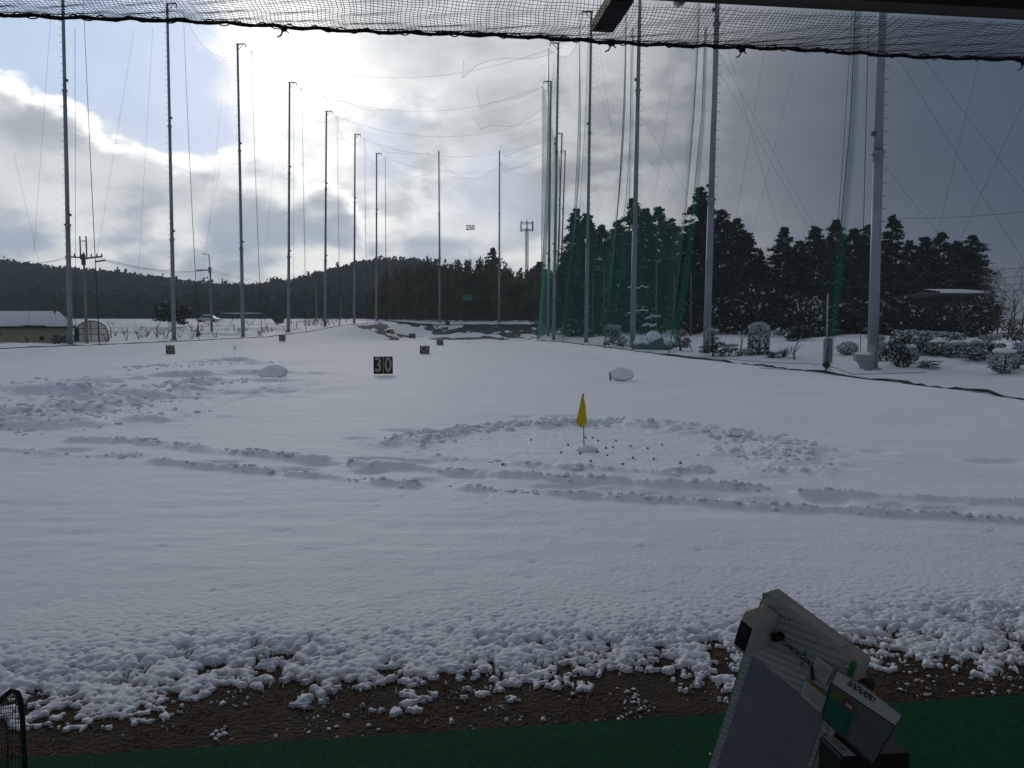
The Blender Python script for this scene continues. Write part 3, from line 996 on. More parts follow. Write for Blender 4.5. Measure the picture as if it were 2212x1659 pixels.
def grounded(p):
    return Vector((p.x, p.y, zs(p.x, p.y)))
LEFT = [((152, 745), (133, -121), 52.9), ((376, 735), (361, 8), 64), ((525, 728), (513, 95), 75), ((623, 716), (625.5, 178), 86.7), ((702, 701), (705, 240), 98.3), ((765, 697), (767, 290), 110), ((813, 693), (813.5, 331), 122)]
RIGHT = [((1884, 803), (1929, -800), 28.5), ((1526, 762), (1561, -365), 40), ((1366, 747), (1385, -125), 52), ((1266, 744), (1277.5, 25), 64), ((1196, 735), (1206, 93), 74.6), ((1184, 731), (1190, 176), 86), ((1201, 716), (1214, 288), 110), ((1208, 710), (1221, 326), 120)]
BACK = [((950, 692), (948, 328), 122), ((1078, 692), (1079, 327), 122)]
pole_top = {}
for side, lst, out in (('L', LEFT, (-1, .1, 0)), ('R', RIGHT, (1, .1, 0)), ('B', BACK, (0, 1, 0))):
    for i, (b, t, Y) in enumerate(lst):
        B = at(b[0], b[1], Y); T = at(t[0], t[1], Y)
        B = Vector((B.x, B.y, zs(B.x, B.y) - .02))
        lab, grp = {'L': ('tall grey stepped steel net pole in the row beside the farm fields', 'net poles beside the farm fields'),
                    'R': ('tall grey stepped steel net pole in the row before the dark conifers', 'net poles before the conifer wood'),
                    'B': ('tall grey steel net pole at the foot of the brown grove', 'net poles before the brown grove')}[side]
        own = {('L', 0): 'grey stepped net pole at the end of the tan farm shed', ('L', 1): 'grey stepped net pole in front of the lone field conifer', ('L', 2): 'grey stepped net pole between the lamp-arm utility pole and the field trough',
               ('L', 3): 'grey stepped net pole right beside the dark field trough', ('L', 4): 'grey stepped net pole next to the distant short utility pole', ('L', 5): 'grey stepped net pole next but one to the brown grove, before the wooded hill',
               ('L', 6): 'grey stepped corner pole where the farm-side nets meet the end net', ('R', 0): 'thick grey steel net pole with a meter cabinet at its foot', ('R', 1): 'grey stepped net pole in front of the tallest conifer',
               ('R', 2): 'grey stepped net pole beside the snow-covered garden rocks', ('R', 3): 'grey stepped net pole just behind the bright green net fold', ('R', 4): 'foremost grey pole of the cluster at the kink in the netting',
               ('R', 5): 'second grey pole of the cluster at the kink in the netting', ('B', 0): 'grey end-net pole below the bare twig crowns of the grove', ('B', 1): 'grey end-net pole beside the dark pine of the grove'}
        if (side, i) in own: lab = own[(side, i)]
        r0 = .17 if side == 'L' else (.19 if (side == 'R' and i < 3) else .165)
        pole(B, T, r0, .095, lab, grp, out, bolts=(side != 'B'))
        arm = Vector(out).normalized() * -.75
        pole_top[(side, i)] = T + arm

# ------------------------------------------------------------------ the hung nets
def gather(top, bot, lean=1.6):
    """curve of a gathered net edge from the pole arm down to the ground"""
    top = Vector(top); bot = Vector(bot)
    pts = []
    for k in range(15):
        f = k / 14
        p = top.lerp(bot, f)
        p.x = top.x + (bot.x - top.x) * (f ** lean)
        p.y = top.y + (bot.y - top.y) * (f ** lean)
        pts.append(p)
    return pts
def sample(pts, f):
    f = min(max(f, 0), 1) * (len(pts) - 1)
    i = min(int(f), len(pts) - 2)
    return pts[i].lerp(pts[i + 1], f - i)
def net_panel(ga, gb, bulge, m, label, group, name='ball_net', sagtop=1.2, pleat=.05, nu=110, nv=14, rope='rope_green', rr=.045, edge=True, wavl=.45):
    """a net sheet between two gathered edges; bulges sideways, hangs in pleats"""
    org = Vector((ga[-1].x, ga[-1].y, zs(ga[-1].x, ga[-1].y)))
    root = thing(name, org, label, 'net', group)
    V = np.zeros((nv + 1, nu + 1, 3)); bul = Vector(bulge)
    A = np.array([sample(ga, v / nv) for v in range(nv + 1)]); B = np.array([sample(gb, v / nv) for v in range(nv + 1)])
    u = np.linspace(0, 1, nu + 1)
    span = np.linalg.norm(A[nv // 2] - B[nv // 2])
    n2 = np.array([bul.x, bul.y]); n2 = n2 / (np.linalg.norm(n2) + 1e-9)
    for v in range(nv + 1):
        f = v / nv
        P = A[v][None] * (1 - u[:, None]) + B[v][None] * u[:, None]
        para = 4 * u * (1 - u)
        k = math.sin(math.pi * min(1, .12 + f * .95)) * .8 + .2
        P[:, 0] += bul.x * para * k; P[:, 1] += bul.y * para * k
        pl = np.sin(u * span / wavl * 2 * math.pi + v * .25) * pleat * (1.0 + 1.6 * (1 - para))
        P[:, 0] += n2[0] * pl; P[:, 1] += n2[1] * pl
        P[:, 2] -= sagtop * para * (1 - f) ** 1.5
        V[v] = P
    top_edge = [Vector(p) for p in V[0][::5]]
    bot_edge = V[-1]
    V[-1][:, 2] = [zs(p[0], p[1]) + .06 for p in bot_edge]
    me = np_mesh('net_sheet', (V - np.array(org)).reshape(-1, 3), rowcol(V, nv + 1, nu + 1), [m])
    link('net_sheet', me, root)
    MB().tube(top_edge, .009, 4).build('top_rope', rope, root, org)
    if edge:
        MB().tube(ga, [rr * (.5 + .9 * (k / 14)) for k in range(15)], 5).build('edge_rope', rope, root, org)
    return root
# left-hand gathers
LB = [(215, 747, 51), (430, 738, 62), (566, 733, 73), (661, 716, 84.5), (734, 704, 96), (793, 698, 108), (834, 693, 120)]
gL = []
for i, (x, y, Y) in enumerate(LB):
    b = at(x, y, Y); b = Vector((b.x, b.y, zs(b.x, b.y) + .1))
    t = pole_top[('L', i)] + Vector((.55, 0, -.6))
    gL.append(gather(t, b, 1.5))
b0 = Vector((-31.8, 38, zs(-31.8, 38))); t0 = Vector((-33, 41, 27.0))
gL0 = gather(t0, b0)
seq = [gL0] + gL
for i in range(len(seq) - 1):
    net_panel(seq[i], seq[i + 1], (-1.1, 0, 0), 'net_side_left', ['thin pale ball net sheet before the long wall of the tan shed', 'thin pale ball net sheet before the greenhouse and utility pole', 'thin pale ball net sheet before the parked car and field road', 'thin pale ball net sheet before the field trough', 'thin pale ball net sheet before the distant short utility pole', 'thin pale ball net sheet before the saddle of the wooded hills', 'thin pale ball net sheet ending at the corner of the end net'][i], 'ball nets beside the farm fields', rr=.02, pleat=.012, sagtop=1.8, nu=90)
# the last edge, in the left corner
# back nets
gB = []
for i, (x, y) in enumerate([(952, 694), (1080, 694)]):
    b = at(x, y, 120.5); b = Vector((b.x, b.y, zs(b.x, b.y) + .1))
    t = pole_top[('B', i)] + Vector((.3, 0, -1.6))
    gB.append(gather(t, b, 1.4))
# right-hand gathers
RB = [(1783, 800, 26.6), (1446, 766, 38.3), (1306, 752, 50), (1216, 740, 66), (1160, 731, 74), (1166, 728, 86), (1192, 716, 109), (1200, 710, 119)]
gR = []
for i, (x, y, Y) in enumerate(RB):
    b = at(x, y, Y); b = Vector((b.x, b.y, zs(b.x, b.y) + .1))
    t = pole_top[('R', i)] + Vector((-.15, 0, -.5))
    gR.append(gather(t, b, 2.3))
bR0 = Vector((11.8, 15.5, zs(11.8, 15.5))); tR0 = Vector((13.8, 16.5, 26.5))
seqR = [gather(tR0, bR0, 2.3)] + gR
for i in range(len(seqR) - 1):
    near = i < 2
    net_panel(seqR[i], seqR[i + 1], (1.25 if i < 5 else .5, 0.25, 0), 'net_side_near' if i < 2 else 'net_side_right', ['faint net sheet before the ball-shaped shrubs of the garden', 'faint net sheet between the padded post and the tallest conifer', 'green net sheet before the snowy rocks and tallest conifer', 'green net sheet between the slender fold and the bright green fold', 'green net sheet from the bright green fold to the kinked corner', 'deep green net sheet just behind the kink in the netting', 'green net sheet running back from the kink towards the grove', 'farthest green net sheet ending at the end net'][i], 'ball nets before the conifer wood', rr=.008 if i < 3 else .018, pleat=.018, nu=130, sagtop=1.6, wavl=.5)
seqB = [gL[-1], gB[0], gB[1], gR[-1]]
for i in range(3):
    net_panel(seqB[i], seqB[i + 1], (0, 1.2, 0), 'net_back', ['faint end net sheet before the wooded hill and bare twig crowns', 'faint end net sheet carrying the 250 digits', 'faint end net sheet before the antenna mast'][i], 'ball nets before the brown grove', sagtop=2.4, pleat=.03, nu=70, rr=.06 if i == 0 else .02)

# green folds where the far right-hand nets bunch together
net_mat('net_fold_near', (0.03, 0.17, 0.13), 0.07)
def fold(pts_l, pts_r, label, m='net_fold'):
    org = Vector((pts_l[-1].x, pts_l[-1].y, zs(pts_l[-1].x, pts_l[-1].y)))
    nv, nu = 20, 16
    V = np.zeros((nv + 1, nu + 1, 3))
    for v in range(nv + 1):
        a, b = sample(pts_l, v / nv), sample(pts_r, v / nv)
        for k in range(nu + 1):
            p = a.lerp(b, k / nu)
            p.y += .25 * math.sin(k * 1.57 + v * .2)
            V[v, k] = p
    me = np_mesh('net_sheet', (V - np.array(org)).reshape(-1, 3), rowcol(V, nv + 1, nu + 1), [m])
    root = thing('net_fold', org, label, 'net')
    link('net_sheet', me, root)
    MB().tube(pts_l, .012, 5).build('edge_rope', 'rope_green', root, org)
def gcurve(pp, Y):
    out_ = []
    for (x, y) in pp: out_.append(at(x, y, Y))
    # resample
    return [sample(out_, k / 20) for k in range(21)]
fold(gcurve([(1196, 135), (1184, 300), (1176, 500), (1166, 620), (1158, 733)], 73.2), gcurve([(1203, 150), (1203, 300), (1199, 500), (1191, 620), (1178, 735)], 73.6), 'deep green bunched net fold with a slack edge at the kink in the netting')
fold(gcurve([(1272, 60), (1262, 300), (1248, 500), (1230, 640), (1206, 738)], 63.0), gcurve([(1276, 60), (1272, 300), (1262, 500), (1247, 640), (1222, 741)], 63.6), 'bright green net fold leaning inwards before the conifers')
fold(gcurve([(1366, 60), (1361, 300), (1352, 430), (1328, 620), (1303, 750)], 49.8), gcurve([(1369, 60), (1368, 300), (1362, 430), (1342, 620), (1316, 752)], 50.1), 'slender green net fold beside a pole in front of the conifers')
fold(gcurve([(1523, 60), (1516, 250), (1499, 420), (1472, 620), (1442, 766)], 38.0), gcurve([(1527, 60), (1523, 250), (1510, 420), (1487, 620), (1459, 767)], 38.3), 'long green net fold sweeping down beside the tallest conifer')
fold(gcurve([(1848, 20), (1838, 250), (1822, 430), (1806, 600), (1784, 800)], 26.4), gcurve([(1856, 20), (1849, 250), (1834, 430), (1819, 600), (1794, 800)], 26.6), 'narrow green net fold ending in a grey padded post sleeve', 'net_fold_near')

# roof net over the range: slack sheets between cross ropes
def roof_net():
    R = random.Random(4)
    pairs = [(('L', 1), ('R', 3)), (('L', 2), ('R', 4)), (('L', 3), ('R', 5)), (('L', 4), None), (('L', 5), ('R', 6)), (('L', 6), ('R', 7))]
    ropes = []
    for a, b in pairs:
        A = pole_top[a].copy()
        B = pole_top[b].copy() if b else (pole_top[('R', 5)] + pole_top[('R', 6)]) / 2
        A.z -= .5; B.z -= .5
        sag = 2.6
        ropes.append([Vector((A.x + (B.x - A.x) * k / 24, A.y + (B.y - A.y) * k / 24, A.z + (B.z - A.z) * k / 24 - sag * 4 * (k / 24) * (1 - k / 24))) for k in range(25)])
    for i in range(len(ropes) - 1):
        a, b = ropes[i], ropes[i + 1]
        org = a[0].copy()
        nv = 10
        V = np.zeros((25, nv + 1, 3))
        for k in range(25):
            for v in range(nv + 1):
                p = a[k].lerp(b[k], v / nv)
                p.z -= .9 * 4 * (v / nv) * (1 - v / nv) * (.5 + .5 * math.sin(k * .9 + i)) 
                V[k, v] = p
        root = thing('roof_net', org, ['first', 'second', 'third', 'fourth', 'fifth'][i] + ' slack roof net sheet overhead, counting from the tees', 'net', 'slack roof nets over the range')
        me = np_mesh('net_sheet', (V - np.array(org)).reshape(-1, 3), rowcol(V, 25, nv + 1), ['net_roof'])
        link('net_sheet', me, root)
        MB().tube(b, .009, 4).build('cross_rope', 'wire', root, org)
        # doubled patches
        for (k0, k1, v0, v1) in ([(17, 24, 1, 6)] if i % 2 == 0 else [(18, 24, 2, 9), (4, 9, 3, 8)]):
            W = V[k0:k1 + 1, v0:v1 + 1].copy(); W[:, :, 2] -= .25
            W[0, :, 2] -= .5
            me = np_mesh('net_patch', (W - np.array(org)).reshape(-1, 3), rowcol(W, k1 - k0 + 1, v1 - v0 + 1), ['net_patch'])
            link('net_patch', me, root)
            e = [Vector(p) for p in W[0]] + [Vector(p) for p in W[1:, -1]]
            MB().tube(e, .012, 4).build('patch_cord', 'wire', root, org)
roof_net()

# stay wires
def wire(name, pts, r, label, group, m='wire', n=4, cat='wire'):
    pts = [Vector(p) for p in pts]
    o = MB().tube(pts, r, n).build(name, m, None, pts[-1])
    tag(o, label, cat, group)
    return o
for (a, b, Y) in [((1385, 250), (1600, 610), 50), ((1385, 320), (1640, 690), 50), ((1540, 90), (1880, 700), 42), ((1545, 140), (1790, 560), 42), ((1560, 60), (1725, 640), 42), ((1660, 60), (1560, 640), 42),
                  ((1735, 70), (1600, 600), 40), ((1900, 60), (2212, 560), 30), ((1930, 40), (2260, 470), 30), ((2130, 70), (2020, 520), 30), ((2230, 180), (2050, 560), 30), ((1905, 350), (2150, 650), 32),
                  ((1280, 160), (1420, 520), 62), ((1290, 60), (1350, 480), 62), ((1470, 60), (1380, 640), 52), ((110, 30), (60, 720), 49), ((290, 60), (180, 730), 52), ((330, 60), (290, 735), 55), ((480, 200), (430, 700), 64), ((600, 250), (560, 690), 74), ((480, 330), (410, 720), 64), ((30, 330), (120, 720), 50)]:
    A = at(a[0], a[1], Y); B = at(b[0], b[1], Y + 1.5)
    # run on down to the ground
    dv = (B - A).normalized()
    for _ in range(200):
        if B.z <= zs(B.x, B.y): break
        B = B + dv * .25
    left = a[0] < 900
    wire('stay_wire', [A, A.lerp(B, .5) + Vector((0, 0, -.12)), B], .0055, 'thin slanting stay wire of the netting ' + ('beside the farm fields' if left else 'before the conifer wood'), 'stay wires by the fields' if left else 'stay wires by the wood')
# vertical halyards beside the poles
for (x0, y0, x1, y1, Y) in [(1876, 60, 1868, 470, 28.2), (162, 60, 163, 740, 52.5), (634, 190, 634, 712, 86), (1363, 60, 1357, 745, 51.6)]:
    A = at(x0, y0, Y); B = at(x1, y1, Y); 
    g = B + (B - A).normalized() * 0
    g.z = zs(B.x, B.y) if y1 > 600 else B.z - 6.0
    g.z = max(g.z, zs(g.x, g.y))
    wire('halyard', [A, g], .012, 'dark halyard rope hanging straight down beside a net pole', 'halyards beside the poles', m='rope_dark', cat='rope')

# ------------------------------------------------------------------ hem of the nets on the ground and kerb
def ribbon(name, pts, w, z, m, label, cat, kind=None):
    V = []; F = []
    for i, p in enumerate(pts):
        a = pts[max(i - 1, 0)]; b = pts[min(i + 1, len(pts) - 1)]
        t = (b - a); t.z = 0; t.normalize(); nrm = Vector((-t.y, t.x, 0))
        for sgn, dz in ((-1, 0), (-.6, z), (.6, z), (1, 0)):
            V.append(p + nrm * (w / 2 * sgn) + Vector((0, 0, dz)))
    for i in range(len(pts) - 1):
        for k in range(3):
            F.append((i * 4 + k, i * 4 + k + 1, i * 4 + k + 5, i * 4 + k + 4))
    mb = MB(); mb.add(V, F)
    o = mb.build(name, m)
    tag(o, label, cat, None, kind)
    return o
def hem(line_y, line_x, y0, y1, off, seed, label):
    R = random.Random(seed)
    pts = []
    y = y0
    while y < y1:
        x = float(np.interp(y, line_y, line_x)) + off + .05 * math.sin(y * 1.7) + R.uniform(-.03, .03)
        z = max(zsnow(x, y), zs(x, y)) + .02 + .012 * math.sin(y * 2.3)
        pts.append(Vector((x, y, z)))
        y += .35 if y < 60 else .6
    org = pts[0]
    o = MB().tube(pts, [.022 + .016 * abs(math.sin(i * .7 + seed)) for i in range(len(pts))], 5).build('net_hem', 'rope_green', None, org)
    tag(o, label, 'net hem')
hem(LY, LX, 36, 121, .1, 1, 'dark net hem lying along the snow edge beside the farm fields')
hem(RY, RX, 14, 75, -.05, 2, 'dark net hem lying along the snow edge before the conifers')
hem(RY, RX, 17, 40, .25, 3, 'slack second net cord lying behind the hem before the garden shrubs')
pts = []
for i in range(60):
    x = -19 + 26 * i / 59
    y = 119.6 + .25 * math.sin(i)
    pts.append(Vector((x, y, zs(x, y) + .12)))
o = MB().tube(pts, .07, 5).build('net_hem', 'rope_green', None, pts[0]); tag(o, 'straight dark net hem at the top of the back slope', 'net hem')
# slack cords between post sleeve and pole
for (pp, Y) in [([(1440, 768), (1560, 775), (1660, 783), (1780, 787)], 27.5), ([(1790, 790), (1840, 808), (1900, 818), (2000, 832)], 26.0), ([(1640, 795), (1720, 800), (1785, 800)], 26.2)]:
    P = [at(x, y, Y) for x, y in pp]
    for p in P: p.z = max(p.z, zsnow(p.x, p.y) + .02)
    wire('slack_cord', P, .012, 'slack green cord drooping low beside the net post sleeve', 'slack cords by the post sleeve', m='rope_green', cat='rope')

# post with a grey padded sleeve; meter cabinet
p = at(1784, 802, 26.8); p.z = zs(p.x, p.y)
root = thing('padded_post', p, 'short net post in a grey padded sleeve standing at the snow edge', 'post')
MB().tube([p, p + Vector((0, 0, 2.75))], .03, 8).build('post', 'steel', root, p)
mb = MB().box(p + Vector((.04, 0, .83)), (.30, .14, .82), bev=.03); mb.build('sleeve', 'steel', root, p)
mb = MB().lump(p + Vector((0, -.02, .34)), (.12, .10, .12), seed=3); mb.build('net_knot', 'rope_green', root, p)
p = at(1866, 800, 28.0); p.z = zs(p.x, p.y)
root = thing('meter_cabinet', p, 'grey snow-topped meter cabinet on a bracket at the foot of the thick pole', 'cabinet')
MB().box(p + Vector((-.02, 0, .52)), (.62, .30, .24), bev=.02).build('cabinet_body', 'concrete', root, p)
MB().box(p + Vector((-.10, -.158, .52)), (.20, .012, .16)).build('cabinet_door', 'steel', root, p)
MB().lump(p + Vector((-.02, 0, .645)), (.36, .19, .07), seed=6).build('snow_cap', 'snow_cap', root, p)
MB().prism([p + Vector((-.24, -.1, .40)), p + Vector((.26, -.1, .40)), p + Vector((.20, -.1, .12)), p + Vector((-.05, -.1, .12))], (0, .22, 0)).build('bracket', 'steel', root, p)
MB().box(p + Vector((.28, .05, .52)), (.16, .16, .9), bev=.02).build('conduit_box', 'concrete', root, p)
MB().tube([p + Vector((.05, 0, -.05)), p + Vector((.05, 0, .12))], .04, 8).build('leg', 'steel', root, p)

# ------------------------------------------------------------------ distance boards
def board(pos, w, h, digits, dm, label, tilt=0.0, yaw=0.0, gap=.016, prop=False, sink=0.0, cap=False, legs=True, lift=.05, group=None, sx=1.0):
    """a numbered board made of one dark panel per digit on two short legs"""
    p = Vector(pos)
    root = thing('distance_board', p, label, 'sign', group)
    to_cam = Vector((CAMP.x - p.x, CAMP.y - p.y, 0)).normalized()
    rz = Matrix.Rotation(yaw, 3, 'Z')
    ez = rz @ to_cam
    ex = Vector((-ez.y, ez.x, 0)).normalized() * 1.0
    ex = Vector((0, 0, 1)).cross(ez).normalized()
    ey = Vector((0, 0, 1))
    if tilt:
        rt = Matrix.Rotation(tilt, 3, ez); ex = rt @ ex; ey = rt @ ey
    rot = Matrix((ex, ey, ez)).transposed()
    n = len(digits); pw = (w - gap * (n - 1)) / n
    c0 = p + Vector((0, 0, lift - sink)) + ey * (h / 2)
    for i, dg in enumerate(digits):
        c = c0 + ex * ((i - (n - 1) / 2) * (pw + gap))
        pn = MB().box(c, (pw, h, .03), rot, bev=.004).build('panel', 'sign_black', root, p)
        M = frame(c + ez * .0185, ex, ey, ez)
        text_mesh(dg, h * 1.16, dm, 'digit', M, pn, sx=pw / h * 1.30 * sx, bold=h * .03, extr=.002, origin=p)
    for i in range(n - 1):
        c = c0 + ex * ((i + .5 - (n - 1) / 2) * (pw + gap)) - ez * .004
        MB().box(c, (gap + .004, h * .98, .01), rot).build('divider_strip', 'sign_white', root, p)
    if legs:
        for s in (-1, 1):
            MB().box(p + ex * (s * w * .38) + Vector((0, 0, lift / 2 - sink - .06)) - ez * .02, (.045, .045, lift + .16), rot).build('leg', 'wood_brown', root, p)
    if prop:
        a = c0 + ex * (w / 2) + ey * (h * .35) - ez * .03
        b = p + ex * (w * .72) - ez * .25 + Vector((0, 0, -.05))
        MB().tube([a, b], .025, 6).build('prop', 'wood_brown', root, p)
    if cap:
        MB().lump(c0 + ey * (h / 2 + .004) - ez * .005, (w * .46, .035, .022), seed=int(w * 1000), n=12).build('snow_cap', 'snow_cap', root, p)
    return root
def bsp(x, y):
    return sp(x, y)
board(bsp(828, 811), .64, .585, '30', 'sign_digit', 'black board reading 30 in beige digits, standing clear of the snow', yaw=.05, lift=.05)
board(bsp(917, 765), .58, .60, '50', 'sign_digit_grey', 'black board reading 50 sunk in open snow, no prop', tilt=-.04, yaw=-.2, sink=.12, cap=True, legs=False, lift=.0)
board(bsp(368, 765), .50, .62, '50', 'sign_digit', 'black board reading 50 held up by a slanting wooden prop', yaw=.35, sink=.10, prop=True, cap=True, legs=False, lift=.0)
board(bsp(951, 746), .60, .66, '80', 'sign_digit_grey', 'black board reading 80, tilted and half buried, nearest the 50 board without prop', tilt=.05, sink=.14, legs=False, lift=0, cap=True)
board(bsp(610, 744), .58, .66, '80', 'sign_digit', 'black board reading 80 near the pole row beside the farm fields', yaw=.2, sink=.13, cap=True, legs=False, lift=0)
board(bsp(843, 732), .92, .62, '100', 'sign_digit_lime', 'black board reading 100 in lime green digits', sink=.06, legs=False, lift=0, gap=.008, sx=1.05)
board(bsp(890.5, 729), .84, .60, '120', 'sign_digit_grey', 'black board reading 120 in grey digits on two thin legs', lift=.16, gap=.008, sx=1.05)
# bare brown board on the back slope
p = sp(967, 706)
root = thing('wooden_board', p, 'blank weathered brown board standing on the back slope', 'board')
MB().box(p + Vector((0, 0, .36)), (.62, .04, .62), bev=.01).build('panel', 'wood_brown', root, p)
for s in (-1, 1): MB().box(p + Vector((s * .22, .03, .1)), (.05, .05, .5)).build('leg', 'wood_brown', root, p)
# plates hung on the back net
def net_plate(px, py, pwid, ph, txt, bgm, inkm, label, frame_m=None, fade=False):
    Y = 120.9
    c = at(px, py, Y)
    w, h = px2m(pwid, Y), px2m(ph, Y)
    root = thing('distance_plate', c, label, 'sign')
    ez = Vector((CAMP.x - c.x, CAMP.y - c.y, 0)).normalized(); ex = Vector((0, 0, 1)).cross(ez).normalized(); ey = Vector((0, 0, 1))
    rot = Matrix((ex, ey, ez)).transposed()
    if bgm: MB().box(c, (w, h, .03), rot).build('plate', bgm, root, c)
    text_mesh(txt, h * 1.35, inkm, 'digits', frame(c + ez * .03, ex, ey, ez), root, sx=w / h * .44, bold=.035, extr=.004, origin=c)
    if frame_m:
        fr_ = MB()
        for (dx, dy, ww, hh) in [(0, h / 2, w + .12, .10), (0, -h / 2, w + .12, .10)]:
            fr_ = MB().box(c + ex * dx + ey * dy + ez * .02, (ww, hh, .05), rot); fr_.build('frame_bar', frame_m, root, c)
        for dx in (-w / 2, w / 2):
            MB().box(c + ex * dx + ez * .02, (.10, h - .10, .05), rot).build('frame_bar', frame_m, root, c)
    for s in (-1, 1):
        MB().tube([c + ex * s * w * .4 + ey * h * .5, c + ex * s * w * .4 + ey * (h * .5 + 1.2)], .008, 4).build('hanger', 'wire', root, c)
    return root
net_plate(1016, 492, 21, 10.5, '250', None, 'sign_ink', 'dark digits 250 hung high on the end net against the clouds')
net_plate(1009, 643, 17, 11, '200', 'sign_green', 'sign_teal', 'dim green plate reading 200 in a pale frame on the end net', 'sign_teal')

# ------------------------------------------------------------------ flags
def flag(base, top, r, stick_m, cloth, label, name='golf_flag'):
    base = Vector(base); top = Vector(top)
    root = thing(name, base, label, 'flag')
    MB().tube([base - Vector((0, 0, .08)), top], [r, r * .9], 8).build('stick', stick_m, root, base)
    MB().lump(top, (r * 1.8, r * 1.8, r * 2.2), seed=2, n=8, m=5, amp=0).build('knob', 'steel_dark', root, base)
    if cloth:
        mat_, outline, thick = cloth
        # limp cloth: outline strips folded about the stick
        rows = len(outline)
        V = []; F = []
        n = 9
        for i, (z, xl, xr) in enumerate(outline):
            for k in range(n):
                f = k / (n - 1)
                x = xl + (xr - xl) * f
                V.append(base + Vector((x, -.012 - thick * (.5 + .5 * math.sin(f * 6.5 + i * .35)) * (.25 + i / rows), z)))
        for i in range(rows - 1):
            for k in range(n - 1):
                F.append((i * n + k, i * n + k + 1, (i + 1) * n + k + 1, (i + 1) * n + k))
        m = MB(); m.add(V, F, smooth=True)
        me = m.mesh('cloth', mat_, base)
        o = link('cloth', me, root)
        so = o.modifiers.new('thick', 'SOLIDIFY'); so.thickness = .004
    return root
fb = sp(1262, 972)
Yf = fb.y
def fz(y): return at(1262, y, Yf).z - fb.z
def fx(x, y): return at(x, y, Yf).x - fb.x
ol = [(855, 1257, 1260), (862, 1255, 1262), (872, 1253, 1264), (885, 1250, 1265), (897, 1247, 1266), (905, 1245, 1267), (911, 1243.5, 1266), (917, 1248, 1262.5), (921, 1253.5, 1256)]
outl = [(fz(y), fx(a, y), fx(b, y)) for y, a, b in ol]
flag(fb, at(1259.5, 853, Yf), .0085, 'flagstick', ('flag_yellow', outl, .035), 'limp yellow flag on a thin stick at the swept putting green')
hp = fb + Vector((.04, -.06, 0))
tag(MB().lump(hp + Vector((0, 0, .01)), (.17, .09, .055), seed=9, n=14).build('snow_clump', 'snow_cap', None, hp), 'small flat snow clump at the foot of the yellow flag', 'snow')
f2 = sp(507, 775)
flag(f2, at(505, 741, f2.y), .009, 'white_stick', ('sign_white', [(at(505, 746, f2.y).z - f2.z, -.02, .06), (at(505, 752, f2.y).z - f2.z, -.03, .09), (at(505, 756, f2.y).z - f2.z, 0, .07)], .02), 'slim white flag stick in the trampled snow near the 50 board with prop')
f3 = sp(844, 729)
f3.y += 2; f3 = onground(f3.x, f3.y); f3.z = zsnow(f3.x, f3.y)
flag(f3, Vector((f3.x, f3.y, at(844, 711, f3.y).z)), .015, 'white_stick', ('flag_pale', [(at(843, 712, f3.y).z - f3.z, -.02, .18), (at(843, 716, f3.y).z - f3.z, -.06, .42), (at(843, 720, f3.y).z - f3.z, -.04, .42)], .05), 'tiny pale yellow flag behind the lime 100 board')

# golf balls lying on the swept green
R = random.Random(21)
ball_px = [(1235, 1), (0, 0)]
ball_list = [(1253, 981), (1290, 978), (1312, 984), (1251, 968), (1309, 969), (1324, 967), (1362, 965), (1399, 970), (1412, 993), (1292, 953), (1265, 946), (1280, 947), (1330, 953), (1227, 962), (1212, 979), (1147, 952), (1470, 1001), (1300, 1010), (1367, 990), (1276, 999),
             (1085, 1005), (1345, 1004), (1430, 962)]
bm = MB().lump((0, 0, .012), (.0215, .0215, .0215), seed=1, n=10, m=6, amp=0)
ballme = bm.mesh('golf_ball', 'golf_ball')
for i, (x, y) in enumerate(ball_list):
    g = sp(x, y)
    o = link('golf_ball', ballme, None, (g.x, g.y, g.z))
    o.scale = (.8, .8, .8)
    tag(o, 'dirty golf ball lying on the swept green around the yellow flag', 'golf ball', 'golf balls around the yellow flag')

